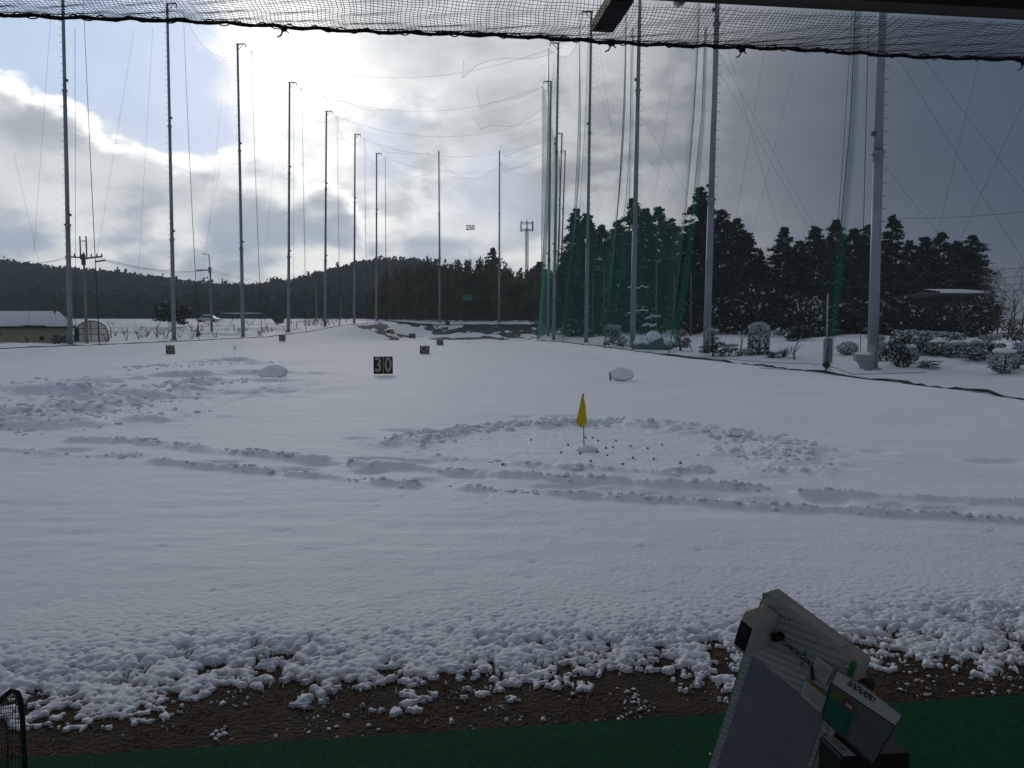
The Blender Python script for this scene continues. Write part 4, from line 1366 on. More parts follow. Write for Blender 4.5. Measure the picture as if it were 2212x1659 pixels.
# snow-capped chipping targets (dished nets on a ring)
def target(px, py, w, h, label, strut):
    g = sp(px, py)
    root = thing('chipping_target', g, label, 'golf target')
    wx, hz = px2m(w, g.y) / 2, px2m(h, g.y)
    tilt = Matrix.Rotation(RAD(34), 3, 'X')
    c = g + Vector((0, .10, hz * .50))
    ring = []
    for k in range(29):
        a = 2 * math.pi * k / 28
        ring.append(c + tilt @ Vector((math.cos(a) * wx, math.sin(a) * wx * .78, 0)))
    ring = [Vector((p.x, p.y, max(p.z, zsnow(p.x, p.y) + .02))) for p in ring]
    MB().tube(ring, .009, 6).build('ring', 'wood_brown', root, g)
    V = []; F = []; nr, na = 9, 28
    for i in range(nr + 1):
        f = i / nr
        for k in range(na):
            a = 2 * math.pi * k / na
            r = math.sin(f * math.pi / 2)
            q = Vector((math.cos(a) * wx * r, math.sin(a) * wx * .78 * r, .30 * hz * math.cos(f * math.pi / 2) + .02 + .012 * math.sin(3 * a + f * 4)))
            V.append(c + tilt @ q)
    for i in range(nr):
        for k in range(na):
            F.append((i * na + k, (i + 1) * na + k, (i + 1) * na + (k + 1) % na, i * na + (k + 1) % na))
    V += [v - tilt @ Vector((0, 0, .05)) for v in V[-na:]]
    base_i = (nr) * na; nb = (nr + 1) * na
    for k in range(na):
        F.append((base_i + k, nb + k, nb + (k + 1) % na, base_i + (k + 1) % na))
    m = MB(); m.add(V, F, smooth=True); m.build('snow_dome', 'snow_cap', root, g)
    for s in (-1, 1):
        a = c + tilt @ Vector((s * wx * .8, wx * .4, -.02))
        MB().tube([a, Vector((a.x, a.y + .06, zsnow(a.x, a.y) - .05))], .014, 6).build('leg', 'wood_brown', root, g)
    if strut:
        a = c + Vector((-wx * .96, -.05, .02)); t = Vector((g.x - wx * 1.0, g.y - .15, zsnow(g.x - wx, g.y - .15) - .02))
        MB().tube([t, a + Vector((0, 0, .05))], .014, 6).build('strut', 'wood_brown', root, g)
target(588, 817, 60, 22, 'oval chipping target buried under a smooth snow dome beside trampled snow', False)
target(1343, 822, 53, 26, 'oval chipping target under a snow dome with a brown strut showing', True)

# ------------------------------------------------------------------ ball divider at the bay edge
net_mat('net_divider', (0.006, 0.022, 0.018), 0.30)
pts = [at(x, y, 2.55) for x, y in [(-75, 1590), (-20, 1540), (5, 1508), (24, 1492), (38, 1496), (45, 1512), (49, 1560), (53, 1640), (57, 1730)]]
b_ = pts[-1].copy(); b_.z = .03
pts.append(b_)
root = thing('bay_divider', b_, 'low bent dark tube frame with ball netting at the end of the green mat', 'divider')
MB().tube(pts, .0082, 8).build('tube_frame', 'rope_green', root, b_)
sd = MB()
for i in range(26):
    x = 46 - i * 5.2
    yt = np.interp(x, [-75, -20, 5, 24, 38, 46], [1590, 1540, 1508, 1492, 1496, 1512])
    a = at(x + 3, yt + 2, 2.55); b2 = at(x - 4, 1760, 2.54); b2.z = max(b2.z, .04)
    sd.tube([a, a.lerp(b2, .5) + Vector((.006 * math.sin(i), .01, 0)), b2], .0011, 3, cap=False)
for j in range(26):
    y = 1520 + j * 9
    sd.tube([at(-70, y + 24, 2.55), at(-5, y + 6 * math.sin(j), 2.56), at(49 + j * .2, y - 4, 2.55)], .0011, 3, cap=False)
o = sd.build('mesh_strands', 'rope_dark', root, b_); o['kind'] = 'stuff'

# ------------------------------------------------------------------ swing checker on its stand
mat('device_grey', (0.54, 0.525, 0.49), rough=0.55, var=0.12, scale=60, bump=.0006, bscale=900)
mat('device_dark', (0.030, 0.030, 0.030), rough=0.6)
mat('device_black', (0.012, 0.012, 0.013), rough=0.5)
mat('device_green', (0.035, 0.30, 0.07), rough=0.5)
mat('device_screen', (0.245, 0.265, 0.305), rough=0.32, spec=0.5, var=0.12, scale=15)
mat('screw', (0.55, 0.55, 0.52), rough=0.25, metal=0.9)
mat('card_white', (0.60, 0.60, 0.57), rough=0.6)
mat('card_grey', (0.17, 0.17, 0.17), rough=0.5, var=0.2, scale=20)
mat('card_teal', (0.03, 0.15, 0.13), rough=0.5, var=0.35, scale=35)
mat('card_red', (0.26, 0.045, 0.04), rough=0.5)
mat('card_lime', (0.13, 0.16, 0.05), rough=0.5)
mat('card_yellow', (0.42, 0.27, 0.02), rough=0.5)
mat('print_black', (0.02, 0.02, 0.022), rough=0.7)
def stripes():
    m = mat('device_stripes', (0.30, 0.315, 0.33), rough=0.5)
    N, L = nodes_of(m)
    b = N['Principled BSDF']
    t = N.new('ShaderNodeTexCoord'); mp = N.new('ShaderNodeMapping')
    L.new(t.outputs['Object'], mp.inputs['Vector'])
    w = N.new('ShaderNodeTexWave'); w.inputs['Scale'].default_value = 20.0
    w.wave_type = 'BANDS'; w.bands_direction = 'Z'
    L.new(mp.outputs['Vector'], w.inputs['Vector'])
    cr = N.new('ShaderNodeMix'); cr.data_type = 'RGBA'
    cr.inputs[6].default_value = rgb(.33, .355, .375); cr.inputs[7].default_value = rgb(.50, .525, .54)
    L.new(w.outputs['Fac'], cr.inputs[0]); L.new(cr.outputs[2], b.inputs['Base Color'])
stripes()
def build_device():
    Rm = np.array([[0.51988362, -0.15083302, 0.84081533], [-0.79081501, 0.28719994, 0.54048849], [-0.32300563, -0.9459205, 0.03002953]])
    ex, ey, ez = (Vector(Rm[:, i]) for i in range(3))       # along the top, down the face, into the case
    O = Vector((0.56707683, 1.74729928, 1.1209385))
    W, H, T = .25, .60, .0532
    on_floor = O + ex * .125 + ez * .03; on_floor.z = .03
    root = thing('swing_checker', on_floor, 'striped grey electronic swing checker with green trim, leaning on a stand over the mat', 'machine')
    rot = Matrix((ex, ey, ez)).transposed()
    def L(u, v, w): return O + ex * u + ey * v + ez * w      # w<0 is in front of the face
    def zpx(x, y, w=0.0):
        """uv on the plane w of the face under a pixel of the enlarged photo detail"""
        X = (2700 + .5425 * x) * .54004; Y = (2272 + .5425 * y) * .54004
        d = ray(X, Y); P0 = L(0, 0, w)
        t = (P0 - CAMP).dot(ez) / d.dot(ez)
        q = CAMP + d * t - P0
        return q.dot(ex), q.dot(ey)
    def bx(name, u0, u1, v0, v1, w0, w1, m, parent=root, bev=.002):
        return MB().box(L((u0 + u1) / 2, (v0 + v1) / 2, (w0 + w1) / 2), (u1 - u0, v1 - v0, w1 - w0), rot, bev=bev).build(name, m, parent, on_floor)
    case = bx('case', 0, W, 0, H, .004, T, 'device_grey', bev=.004)
    bx('green_trim', .0012, .012, .0012, H - .001, .0005, .0042, 'device_green', case, bev=.0)
    bx('green_trim', W - .0125, W - .0012, .001, .05, .0005, .0042, 'device_green', case, bev=.0)
    bx('face_backing', .0122, W - .0127, .0012, H - .001, .0005, .0042, 'device_grey', case, bev=.0)
    bx('face_plate', .007, W - .012, .004, H - .012, -.0025, .0006, 'device_stripes', case, bev=0)
    bx('rear_housing', W + .0005, W + .02, .05, .40, .018, T + .012, 'device_dark', bev=.003)
    bx('top_label', .06, .20, -.0012, .0005, .014, .040, 'card_white', case, bev=0)
    # display
    c = [zpx(575, 640, -.003), zpx(1100, 1105, -.003), zpx(330, 1395, -.003)]
    u0, v0 = c[0]; u1 = c[1][0]
    bx('display', u0, u1, v0, H - .03, -.0048, -.0027, 'device_screen', case, bev=.0006)
    # sensor box
    su, sv = zpx(680, 252, 0)
    s = bx('sensor_box', su, su + .042, sv, sv + .098, -.082, -.003, 'device_grey', bev=.006)
    bx('sensor_window', su + .005, su + .037, sv + .022, sv + .085, -.0838, -.0818, 'device_black', s, bev=0)
    bx('sensor_lens', su + .012, su + .030, sv + .03, sv + .05, -.0856, -.0836, 'device_dark', s, bev=0)
    # knob behind the sensor
    ku, kv = zpx(768, 505, -.01)
    MB().tube([L(ku, kv, -.003), L(ku, kv, -.026)], [.010, .009], 14).build('knob', 'device_black', root, on_floor)
    # screws
    for (x, y) in [(650, 230), (828, 372), (1035, 535), (1278, 730), (522, 610), (395, 995), (265, 1375), (1112, 1200)]:
        u, v = zpx(x, y, -.004)
        MB().tube([L(u, v, -.0024), L(u, v, -.007), L(u, v, -.0085)], [.0042, .0042, .0026], 10).build('screw', 'screw', case, on_floor)
    # lettering along the top edge
    u, v = zpx(905, 632, -.003)
    M = frame(L(u, v, -.0031), ex, -ey, -ez)
    text_mesh('CHECKGOLF', .0165, 'print_black', 'lettering', M, case, sx=.90, bold=.0003, extr=.0002, origin=on_floor)
    for (x, y, sgn) in [(958, 628, 1), (935, 712, -1)]:
        u, v = zpx(x, y, -.003)
        MB().prism([L(u - .006, v + .007 * sgn, -.0027), L(u + .006, v + .007 * sgn, -.0027), L(u, v - .009 * sgn, -.0027)], -ez * .0003).build('arrow_mark', 'device_green', case, on_floor)
    # papers stuck on the face
    def quad(name, px4, w, m, th=.0012, parent=root):
        P = []
        for x, y in px4:
            u, v = zpx(x, y, w); P.append(L(u, v, w))
        return MB().prism(P, -ez * th).build(name, m, parent, on_floor)
    def lines(px4, w, n, m, name, parent, frac=(.08, .92), thick=.0018, seed=0):
        Rr = random.Random(seed)
        P = [L(*zpx(x, y, w), w) for x, y in px4]
        mb = MB()
        for i in range(n):
            f = (i + .6) / (n + .2)
            a = P[0].lerp(P[3], f); b = P[1].lerp(P[2], f)
            t = frac[0]
            while t < frac[1]:
                t2 = min(frac[1], t + Rr.uniform(.04, .14))
                p, q = a.lerp(b, t), a.lerp(b, t2)
                mb.prism([p - ey * thick / 2, q - ey * thick / 2, q + ey * thick / 2, p + ey * thick / 2], -ez * .0003)
                t = t2 + Rr.uniform(.015, .04)
        o = mb.build(name, m, parent, on_floor); o['kind'] = 'stuff'
    c1 = quad('note_card', [(1050, 645), (1175, 740), (1110, 860), (1000, 770)], -.006, 'card_white')
    lines([(1060, 690), (1150, 755), (1110, 830), (1020, 765)], -.0073, 4, 'print_black', 'print_lines', c1, thick=.0012, seed=1)
    clip = quad('card_clip', [(1005, 720), (1022, 735), (1030, 830), (1008, 815)], -.010, 'device_dark', .004)
    c2 = quad('instruction_label', [(970, 815), (1120, 945), (1075, 1070), (930, 935)], -.0052, 'card_white')
    quad('yellow_band', [(970, 812), (1122, 940), (1115, 955), (965, 828)], -.0066, 'card_yellow', .0006, c2)
    lines([(965, 850), (1105, 970), (1075, 1050), (935, 920)], -.0066, 6, 'print_black', 'print_lines', c2, thick=.0008, seed=2)
    # clear sign holder standing off the face
    w = -.050
    h = quad('sign_holder', [(1195, 738), (1420, 880), (1690, 1085), (1462, 1445), (1085, 1105), (1095, 1040)], w, 'card_grey', .003)
    quad('header_strip', [(1200, 760), (1430, 900), (1670, 1090), (1625, 1160), (1160, 848)], w - .0032, 'card_white', .0005, h)
    lines([(1285, 815), (1560, 1010), (1530, 1045), (1250, 850)], w - .0038, 3, 'print_black', 'print_lines', h, thick=.0035, seed=3, frac=(.05, .75))
    quad('teal_print', [(1150, 870), (1345, 1010), (1262, 1250), (1100, 1110)], w - .0032, 'card_teal', .0005, h)
    quad('lime_print', [(1165, 885), (1260, 950), (1225, 1000), (1140, 945)], w - .0038, 'card_lime', .0004, h)
    quad('lime_print', [(1250, 950), (1345, 1020), (1325, 1085), (1240, 1010)], w - .0036, 'card_lime', .0003, h)
    # red oval
    cu, cv = zpx(1285, 1012, w - .004)
    a1 = zpx(1240, 965, w - .004); 
    du = Vector((a1[0] - cu, a1[1] - cv)); ln = du.length
    poly = []
    for k in range(24):
        a = 2 * math.pi * k / 24
        d1 = du.normalized(); d2 = Vector((-d1.y, d1.x))
        q = d1 * math.cos(a) * ln + d2 * math.sin(a) * ln * .55
        poly.append(L(cu + q.x, cv + q.y, w - .0041))
    ov = MB().prism(poly, -ez * .0004).build('red_oval', 'card_red', h, on_floor)
    lines([(1262, 985), (1315, 1025), (1305, 1050), (1252, 1010)], w - .0048, 2, 'card_white', 'oval_print', h, thick=.003, seed=5)
    # rim of the holder
    rim_px = [(1150, 848), (1625, 1165), (1462, 1443), (1087, 1105), (1150, 848)]
    MB().tube([L(*zpx(x, y, w - .003), w - .0035) for x, y in rim_px], .0014, 5).build('holder_rim', 'device_black', h, on_floor)
    MB().tube([L(*zpx(1160, 870, w), w), L(*zpx(1150, 880, -.003), -.003)], .003, 6).build('holder_pin', 'device_dark', h, on_floor)
    MB().tube([L(*zpx(1150, 1130, w), w), L(*zpx(1150, 1130, -.003), -.003)], .003, 6).build('holder_pin', 'device_dark', h, on_floor)
    # black control box
    Z3 = Vector((0, 0, 1))
    cu, cv = zpx(1060, 1235, -.012)
    corner = L(cu, cv, -.012)
    e1 = -AX; e2 = EX
    rb = Matrix((e1, e2, Z3)).transposed()
    cb = MB().box(corner + e1 * .045 + e2 * .075 + Z3 * -.11, (.09, .15, .22), rb, bev=.004).build('control_box', 'device_black', root, on_floor)
    P = [corner + e1 * a + e2 * b + Z3 * .0004 for a, b in ((.006, .006), (.006, .03), (.084, .034), (.084, .008))]
    MB().prism(P, Z3 * .0005).build('sticker', 'card_white', cb, on_floor)
    M = frame(corner + e1 * .045 + e2 * .019 + Z3 * .0011, e1, e2, Z3)
    text_mesh('30  100', .017, 'print_black', 'sticker_print', M, cb, sx=.8, origin=on_floor)
    MB().tube([corner + e1 * .06 + e2 * -.001 + Z3 * -.05, corner + e1 * .085 + e2 * -.001 + Z3 * -.068], .0016, 5).build('chrome_slot', 'screw', cb, on_floor)
    # stand
    foot = L(.125, H, .03)
    MB().tube([L(.125, .3, .062), Vector((foot.x, foot.y, .35)), Vector((foot.x, foot.y, .05))], .02, 10).build('stand_post', 'device_black', root, on_floor)
    MB().box((foot.x, foot.y, .042), (.36, .36, .022), rotz, bev=.006).build('stand_base', 'device_black', root, on_floor)
build_device()

# ------------------------------------------------------------------ foliage
def leaf_quads(P, size, rng, flat=0.55, aspect=1.6, up=None):
    """one small leaf-spray quad per point, randomly turned"""
    n = len(P)
    a = rng.normal(size=(n, 3)); a[:, 2] *= flat
    if up is not None: a = a + up
    a /= np.linalg.norm(a, axis=1)[:, None] + 1e-9
    b = rng.normal(size=(n, 3)); b -= a * (a * b).sum(1)[:, None]
    b /= np.linalg.norm(b, axis=1)[:, None] + 1e-9
    s = size[:, None] if hasattr(size, '__len__') else size
    A = a * s * .5 * aspect; B = b * s * .5
    V = np.stack([P - A, P + B * .9, P + A, P - B * .9], 1).reshape(-1, 3)
    return V, np.arange(n * 4).reshape(-1, 4)

def conifer_mesh(seed, h=1.0, rbase=.20, nbr=110, per=34, base=.10, point=1.0, snow=.10, lsize=.030):
    """crown of a cryptomeria-like tree of unit height made of drooping sprays"""
    rng = np.random.default_rng(seed)
    P = []; SZ = []; DR = []
    t = np.sort(base + (1 - base) * rng.uniform(0, 1, nbr) ** .85)
    sect = rng.uniform(0, 6.28, 5)
    for tt in t:
        az = rng.uniform(0, 6.28)
        prof = float(np.interp((1 - tt) ** (.75 + .25 * point), [0, .05, .18, .42, .8, 1], [.05, .24, .56, .84, 1, .9])) * (.88 + .12 * math.sin(tt * 23 + sect[0] + 2.0 * math.sin(az + sect[2]))) * min(1.0, (tt - base) * 7 + .45)
        ln = rbase * prof * rng.uniform(.42, 1.38) * (1 + .18 * math.sin(az * 2 + sect[1])) + .012
        k = max(8, int(per * (.45 + prof)))
        f = rng.uniform(.25, 1.08, k) ** .8
        wob = rng.normal(size=(k, 3)) * (.012 + .030 * ln / rbase)[..., None] if False else rng.normal(size=(k, 3)) * (.004 + .055 * ln)
        x = np.cos(az) * ln * f; y = np.sin(az) * ln * f
        z = tt + .035 * f * ln / rbase - .045 * f * f * ln / rbase
        P.append(np.stack([x, y, z], -1) + wob * np.array([1, 1, .7]))
        SZ.append(lsize * rng.uniform(.6, 1.3, k))
        DR.append(np.tile(np.array([np.cos(az), np.sin(az), .55 + .9 * max(0, tt - .7)]), (k, 1)))
    P = np.concatenate(P) * h; SZ = np.concatenate(SZ) * h
    V, F = leaf_quads(P, SZ, rng, flat=.8, aspect=2.9, up=np.concatenate(DR) * 1.1)
    zrel = P[:, 2] / h
    pr = snow * np.interp(zrel, [0, .25, .6, .85, 1], [2.2, 1.6, 1.0, .15, 0])
    clump = fbm(P[:, 0] / h * 9 + seed, zrel * 9, seed, 2)
    mi = ((rng.uniform(0, 1, len(P)) < pr * np.clip(.6 + 1.8 * clump, 0, 2.5))).astype(int)
    return np_mesh('crown', V, F, ['conifer', 'conifer_snow'], mi, smooth=False)
def trunk_mesh(seed, h=1.0, r=.012, limbs=14, m='bark'):
    R = random.Random(seed)
    mb = MB()
    pts = [Vector((R.uniform(-.004, .004) * k, R.uniform(-.004, .004) * k, h * k / 8)) for k in range(9)]
    mb.tube(pts, [r * (1 - .85 * k / 8) for k in range(9)], 7)
    for i in range(limbs):
        f = R.uniform(.12, .9); a = R.uniform(0, 6.28); ln = .12 * (1 - f) + .02
        b = sample(pts, f)
        mb.tube([b, b + Vector((math.cos(a) * ln * .6, math.sin(a) * ln * .6, ln * .12)), b + Vector((math.cos(a) * ln, math.sin(a) * ln, ln * .05))], [r * .3, r * .2, r * .08], 4)
    return mb.mesh('trunk', m)
CON = [conifer_mesh(100 + i, rbase=rb, nbr=int(nb * 1.7), per=44, point=pt, snow=sn, base=ba, lsize=.0105) for i, (rb, nb, pt, sn, ba) in enumerate([(.19, 170, 1.1, .10, .08), (.21, 170, 1.3, .13, .05), (.17, 160, .9, .07, .14), (.22, 180, 2.2, .16, .04), (.20, 165, 1.2, .20, .06), (.15, 120, .8, .05, .22)])]
TRK = [trunk_mesh(200 + i) for i in range(3)]
def conifer(px, ptop, Y, kind, label, group, wide=1.0, name='conifer_tree', basez=None, i=0):
    b = at(px, 700, Y); b.z = zs(b.x, b.y) if basez is None else basez
    h = at(px, ptop, Y).z - b.z
    root = thing(name, b, label, 'tree', group)
    wd = wide * (11.0 / h) ** .35
    for me, nm in ((TRK[i % 3], 'trunk'), (CON[kind], 'crown')):
        o = link(nm, me, root); o.scale = (h * wd, h * wd, h)
    root.rotation_euler.z = i * 2.399
    return root
front = [(1222, 545, 92, 0), (1243, 452, 88, 2), (1266, 462, 90, 0), (1299, 487, 86, 1), (1330, 478, 90, 0), (1364, 430, 84, 2), (1392, 452, 86, 1), (1418, 448, 80, 0), (1447, 474, 84, 2), (1478, 505, 80, 1), (1508, 407, 77, 2), (1524, 425, 75, 5),
         (1556, 455, 74, 2), (1588, 472, 76, 4), (1612, 505, 73, 0), (1640, 545, 72, 3), (1688, 492, 72, 3), (1722, 520, 74, 4), (1757, 490, 71, 0), (1800, 476, 69, 1), (1838, 495, 70, 0), (1868, 488, 66, 2), (1922, 466, 65, 5), (1958, 520, 66, 1), (1990, 512, 63, 4), (2026, 503, 64, 1), (2062, 522, 62, 0), (2092, 508, 60, 4)]
for i, (x, t, Y, k) in enumerate(front):
    lab, grp = 'dark snow-flecked conifer in the wood behind the green nets', 'conifers in the wood behind the nets'
    if (x, t) == (1508, 407): lab, grp = 'tallest dark conifer, its thin crown towering over the wood', None
    if (x, t) == (1688, 492): lab, grp = 'spiky fir-shaped conifer with a sharp layered tip in the wood', None
    if (x, t) == (2092, 508): lab, grp = 'dense rounded conifer at the end of the wood beside bare shrubs', None
    conifer(x, t, Y, k, lab, grp, wide=(.95 if k != 5 else .8) * (1.0 if i % 2 else 1.12), i=i)
for i in range(24):
    x = 1215 + i * 38 + (i * 37 % 11); Y = 96 - i * 1.1
    t = [575, 560, 585, 550, 600][i % 5]
    conifer(x, t, Y, [1, 3, 4][i % 3], 'shorter shaded conifer filling the wood behind the front trees', 'shorter conifers inside the wood', wide=1.35, i=i + 50)

# understorey of the wood
def blob_leaves(rng, n, rx, ry, rz, shell=.55):
    d = rng.normal(size=(n, 3)); d /= np.linalg.norm(d, axis=1)[:, None]
    r = shell + (1 - shell) * rng.uniform(0, 1, n) ** .5
    return d * r[:, None] * np.array([rx, ry, rz])
def shrub_mesh(seed, kind='round', n=900, snow=.4, mats=('shrub', 'shrub_snow')):
    rng = np.random.default_rng(seed)
    if kind == 'round':
        P = blob_leaves(rng, n, .5, .5, .5) + np.array([0, 0, .5])
        P += rng.normal(size=P.shape) * .02
    elif kind == 'column':
        a = rng.uniform(0, 6.28, n); z = rng.uniform(0, 1, n)
        r = .5 * (.8 + .2 * rng.uniform(0, 1, n)) * np.where(z > .86, np.sqrt(np.clip(1 - ((z - .86) / .15) ** 2, .02, 1)), 1) * np.interp(z, [0, .12], [.8, 1])
        P = np.stack([np.cos(a) * r, np.sin(a) * r, z], -1)
        m = z > .9; P[m, :2] *= rng.uniform(0, 1, m.sum())[:, None] ** .5
    elif kind == 'tiers':
        P = []
        for k in range(6):
            z = .18 + .15 * k; R_ = .5 * (1 - .75 * k / 6)
            for j in range(5):
                a = rng.uniform(0, 6.28); c = np.array([math.cos(a) * R_ * .6, math.sin(a) * R_ * .6, z + rng.uniform(-.03, .03)])
                P.append(c + blob_leaves(rng, n // 30, R_ * .5, R_ * .5, .05, .2))
        P = np.concatenate(P)
    else:  # loose
        P = []
        for k in range(16):
            c = np.array([rng.uniform(-.4, .4), rng.uniform(-.4, .4), rng.uniform(.12, .9)])
            P.append(c + blob_leaves(rng, n // 16, .2, .2, .13, .15))
        P = np.concatenate(P)
    V, F = leaf_quads(P, rng.uniform(.035, .08, len(P)), rng, flat=1.0)
    zc = (P[:, 2] - P[:, 2].min()) / (np.ptp(P[:, 2]) + 1e-6)
    mi = (rng.uniform(0, 1, len(P)) < snow * np.interp(zc, [0, .3, .8, 1], [.15, .6, 1.2, 1.9])).astype(int)
    return np_mesh('foliage', V, F, list(mats), mi, smooth=False)
def stem_mesh(seed, n=7, m='bark'):
    R = random.Random(seed); mb = MB()
    for i in range(n):
        a = R.uniform(0, 6.28); r = R.uniform(.05, .35)
        mb.tube([(0, 0, -.05), (math.cos(a) * r * .4, math.sin(a) * r * .4, .35), (math.cos(a) * r, math.sin(a) * r, R.uniform(.6, .9))], [.022, .016, .006], 5)
    return mb.mesh('stems', m)
SH = {('round', .4): shrub_mesh(1, 'round', 1300, .40), ('round', .8): shrub_mesh(2, 'round', 1300, .75), ('column', .6): shrub_mesh(3, 'column', 1900, .62), ('tiers', .7): shrub_mesh(4, 'tiers', 1500, .75),
      ('loose', .3): shrub_mesh(5, 'loose', 1200, .22), ('loose', .6): shrub_mesh(6, 'loose', 1200, .55), ('loose', .1): shrub_mesh(7, 'loose', 1600, .07), ('round', .1): shrub_mesh(8, 'round', 1500, .08), ('brown', .3): shrub_mesh(9, 'loose', 900, .3, ('shrub_brown', 'shrub_snow'))}
STM = [stem_mesh(i) for i in range(3)]
CAPME = MB().lump((0, 0, .93), (.36, .36, .13), seed=5, n=14, amp=.1).mesh('snow_cap', 'snow_cap')
def shrub(px, pbase, w, ptop, kind, label, group=None, name='shrub', cap=False, Y=None, i=0, stems=True):
    if Y is None:
        b = gp(px, pbase)
    else:
        b = at(px, pbase, Y)
    b.z = zs(b.x, b.y) + .03
    W = px2m(w, b.y); H = max(.25, at(px, ptop, b.y).z - b.z)
    root = thing(name, b, label, 'shrub' if name == 'shrub' else 'plant', group)
    o = link('foliage', SH[kind], root); o.scale = (W, W, H)
    if stems:
        o = link('stems', STM[i % 3], root); o.scale = (W, W, H)
    if cap:
        o = link('snow_cap', CAPME, root); o.scale = (W, W, H)
    root.rotation_euler.z = i * 1.7
    return root
for i, (x, t, w, Y) in enumerate([(1240, 690, 60, 84), (1290, 680, 70, 80), (1335, 665, 80, 76), (1390, 660, 80, 72), (1450, 660, 90, 68), (1500, 650, 90, 64), (1570, 640, 110, 60), (1620, 610, 120, 60), (1680, 625, 110, 58), (1740, 640, 110, 54), (1800, 650, 100, 52), (1850, 640, 100, 52), (1930, 640, 110, 52), (1990, 660, 100, 52), (2050, 650, 100, 52), (2110, 640, 90, 54)]):
    shrub(x, 760, w, t, ('loose', .1) if i % 3 else ('round', .1), 'dark bushy undergrowth filling the foot of the wood', 'undergrowth below the conifers', name='shrub', Y=Y, i=i, stems=False)
# garden in front of the wood
shrub(1638, 771, 46, 697, ('column', .6), 'clipped cylindrical shrub with a rounded top dusted white', i=1)
shrub(2028, 776, 52, 735, ('round', .4), 'round clipped shrub with a snow cap beside the layered pine', cap=True, i=2)
shrub(2066, 778, 46, 737, ('column', .6), 'squat clipped shrub with a tall snow dome on top', cap=True, i=3)
shrub(2167, 808, 66, 755, ('round', .8), 'big ball-shaped shrub under a thick snow cap at the garden edge', cap=True, i=4)
shrub(2110, 785, 70, 735, ('tiers', .7), 'layered garden pine with flat snowy tiers between clipped shrubs', i=5)
shrub(1938, 798, 60, 715, ('loose', .3), 'leafy bush with thin stems right behind the thick pole', i=6)
shrub(1915, 785, 44, 735, ('loose', .6), 'snowy leafy bush hugging the thick pole', i=7)
shrub(1830, 768, 46, 737, ('round', .8), 'low frosted round bush in open snow between the padded post and thick pole', i=8)
shrub(1540, 772, 62, 708, ('tiers', .7), 'small snowy conifer with layered branches behind a net pole', i=9)
shrub(1470, 762, 44, 712, ('brown', .3), 'brown twiggy bush with snow on top beside the snowy rocks', i=10)
shrub(1575, 772, 40, 742, ('loose', .6), 'low spreading bush at the foot of the layered conifer', i=11)
shrub(1325, 748, 46, 700, ('loose', .6), 'pale snow-dusted bush beside the rocks before the wood', i=12)
shrub(1440, 757, 34, 735, ('round', .8), 'small round snowy bush beside the rocks', i=13)
shrub(1720, 768, 70, 700, ('loose', .1), 'dark airy bush behind the contorted bare tree', i=14, Y=44)
shrub(1760, 765, 90, 640, ('loose', .3), 'tall dark bush with snowy sprays behind the padded post', i=15, Y=48)
shrub(1985, 772, 90, 712, ('loose', .6), 'wide snow-laden hedge below the shed roof', i=16)
shrub(2190, 790, 80, 690, ('brown', .3), 'tangled brown thicket with snow at the garden edge', i=17, Y=38)
shrub(2005, 800, 50, 778, ('loose', .6), 'low snow-buried grass clump in the open garden snow', i=18)
for i, (x, b_, w, t, k, cp, lab) in enumerate([
        (1960, 790, 46, 745, ('round', .8), True, 'rounded snow-capped shrub beside the leafy bush with thin stems'), (1895, 772, 40, 722, ('loose', .6), False, 'snow-sprayed bush half hidden by the thick pole'),
        (2140, 775, 60, 722, ('loose', .6), False, 'loose snowy bush behind the layered garden pine'), (2200, 800, 52, 740, ('tiers', .7), False, 'small layered snowy pine next to the big ball-shaped shrub'),
        (2050, 762, 70, 716, ('loose', .6), False, 'snow-laden bush below the low garden house roof'), (2088, 765, 44, 738, ('round', .8), True, 'small snow-capped ball shrub behind the squat clipped shrub'),
        (1345, 752, 36, 726, ('tiers', .7), False, 'tiny layered snowy pine at the edge of the rock group'), (1610, 775, 34, 752, ('loose', .6), False, 'low snowy sprig bush at the foot of the pale sapling'),
        (1668, 778, 30, 757, ('loose', .3), False, 'low dark leafy bush between cylinder shrub and spiky plant'), (2225, 770, 90, 705, ('brown', .3), False, 'wide brown thicket dusted with snow beyond the ball-shaped shrub')]):
    shrub(x, b_, w, t, k, lab, i=30 + i, cap=cp)
# spiky yucca
g = gp(1692, 776); g.z = zs(g.x, g.y)
root = thing('yucca', g, 'spiky sword-leaved plant edged with snow beside the clipped cylinder shrub', 'plant')
R = random.Random(8)
for k in range(26):
    a = R.uniform(0, 6.28); ln = R.uniform(.5, .85); el = R.uniform(.25, 1.25)
    dv = Vector((math.cos(a) * math.cos(el), math.sin(a) * math.cos(el), math.sin(el)))
    sd_ = dv.cross(Vector((0, 0, 1))).normalized() * .035
    b = g + Vector((0, 0, .08)); m_ = b + dv * ln * .6; e = b + dv * ln + Vector((0, 0, -.12 * ln))
    q = MB(); q.add([b - sd_ * .6, b + sd_ * .6, m_ + sd_, m_ - sd_, e], [(0, 1, 2, 3), (3, 2, 4)])
    q.build('leaf', 'conifer_snow' if k % 3 == 0 else 'shrub', root, g)
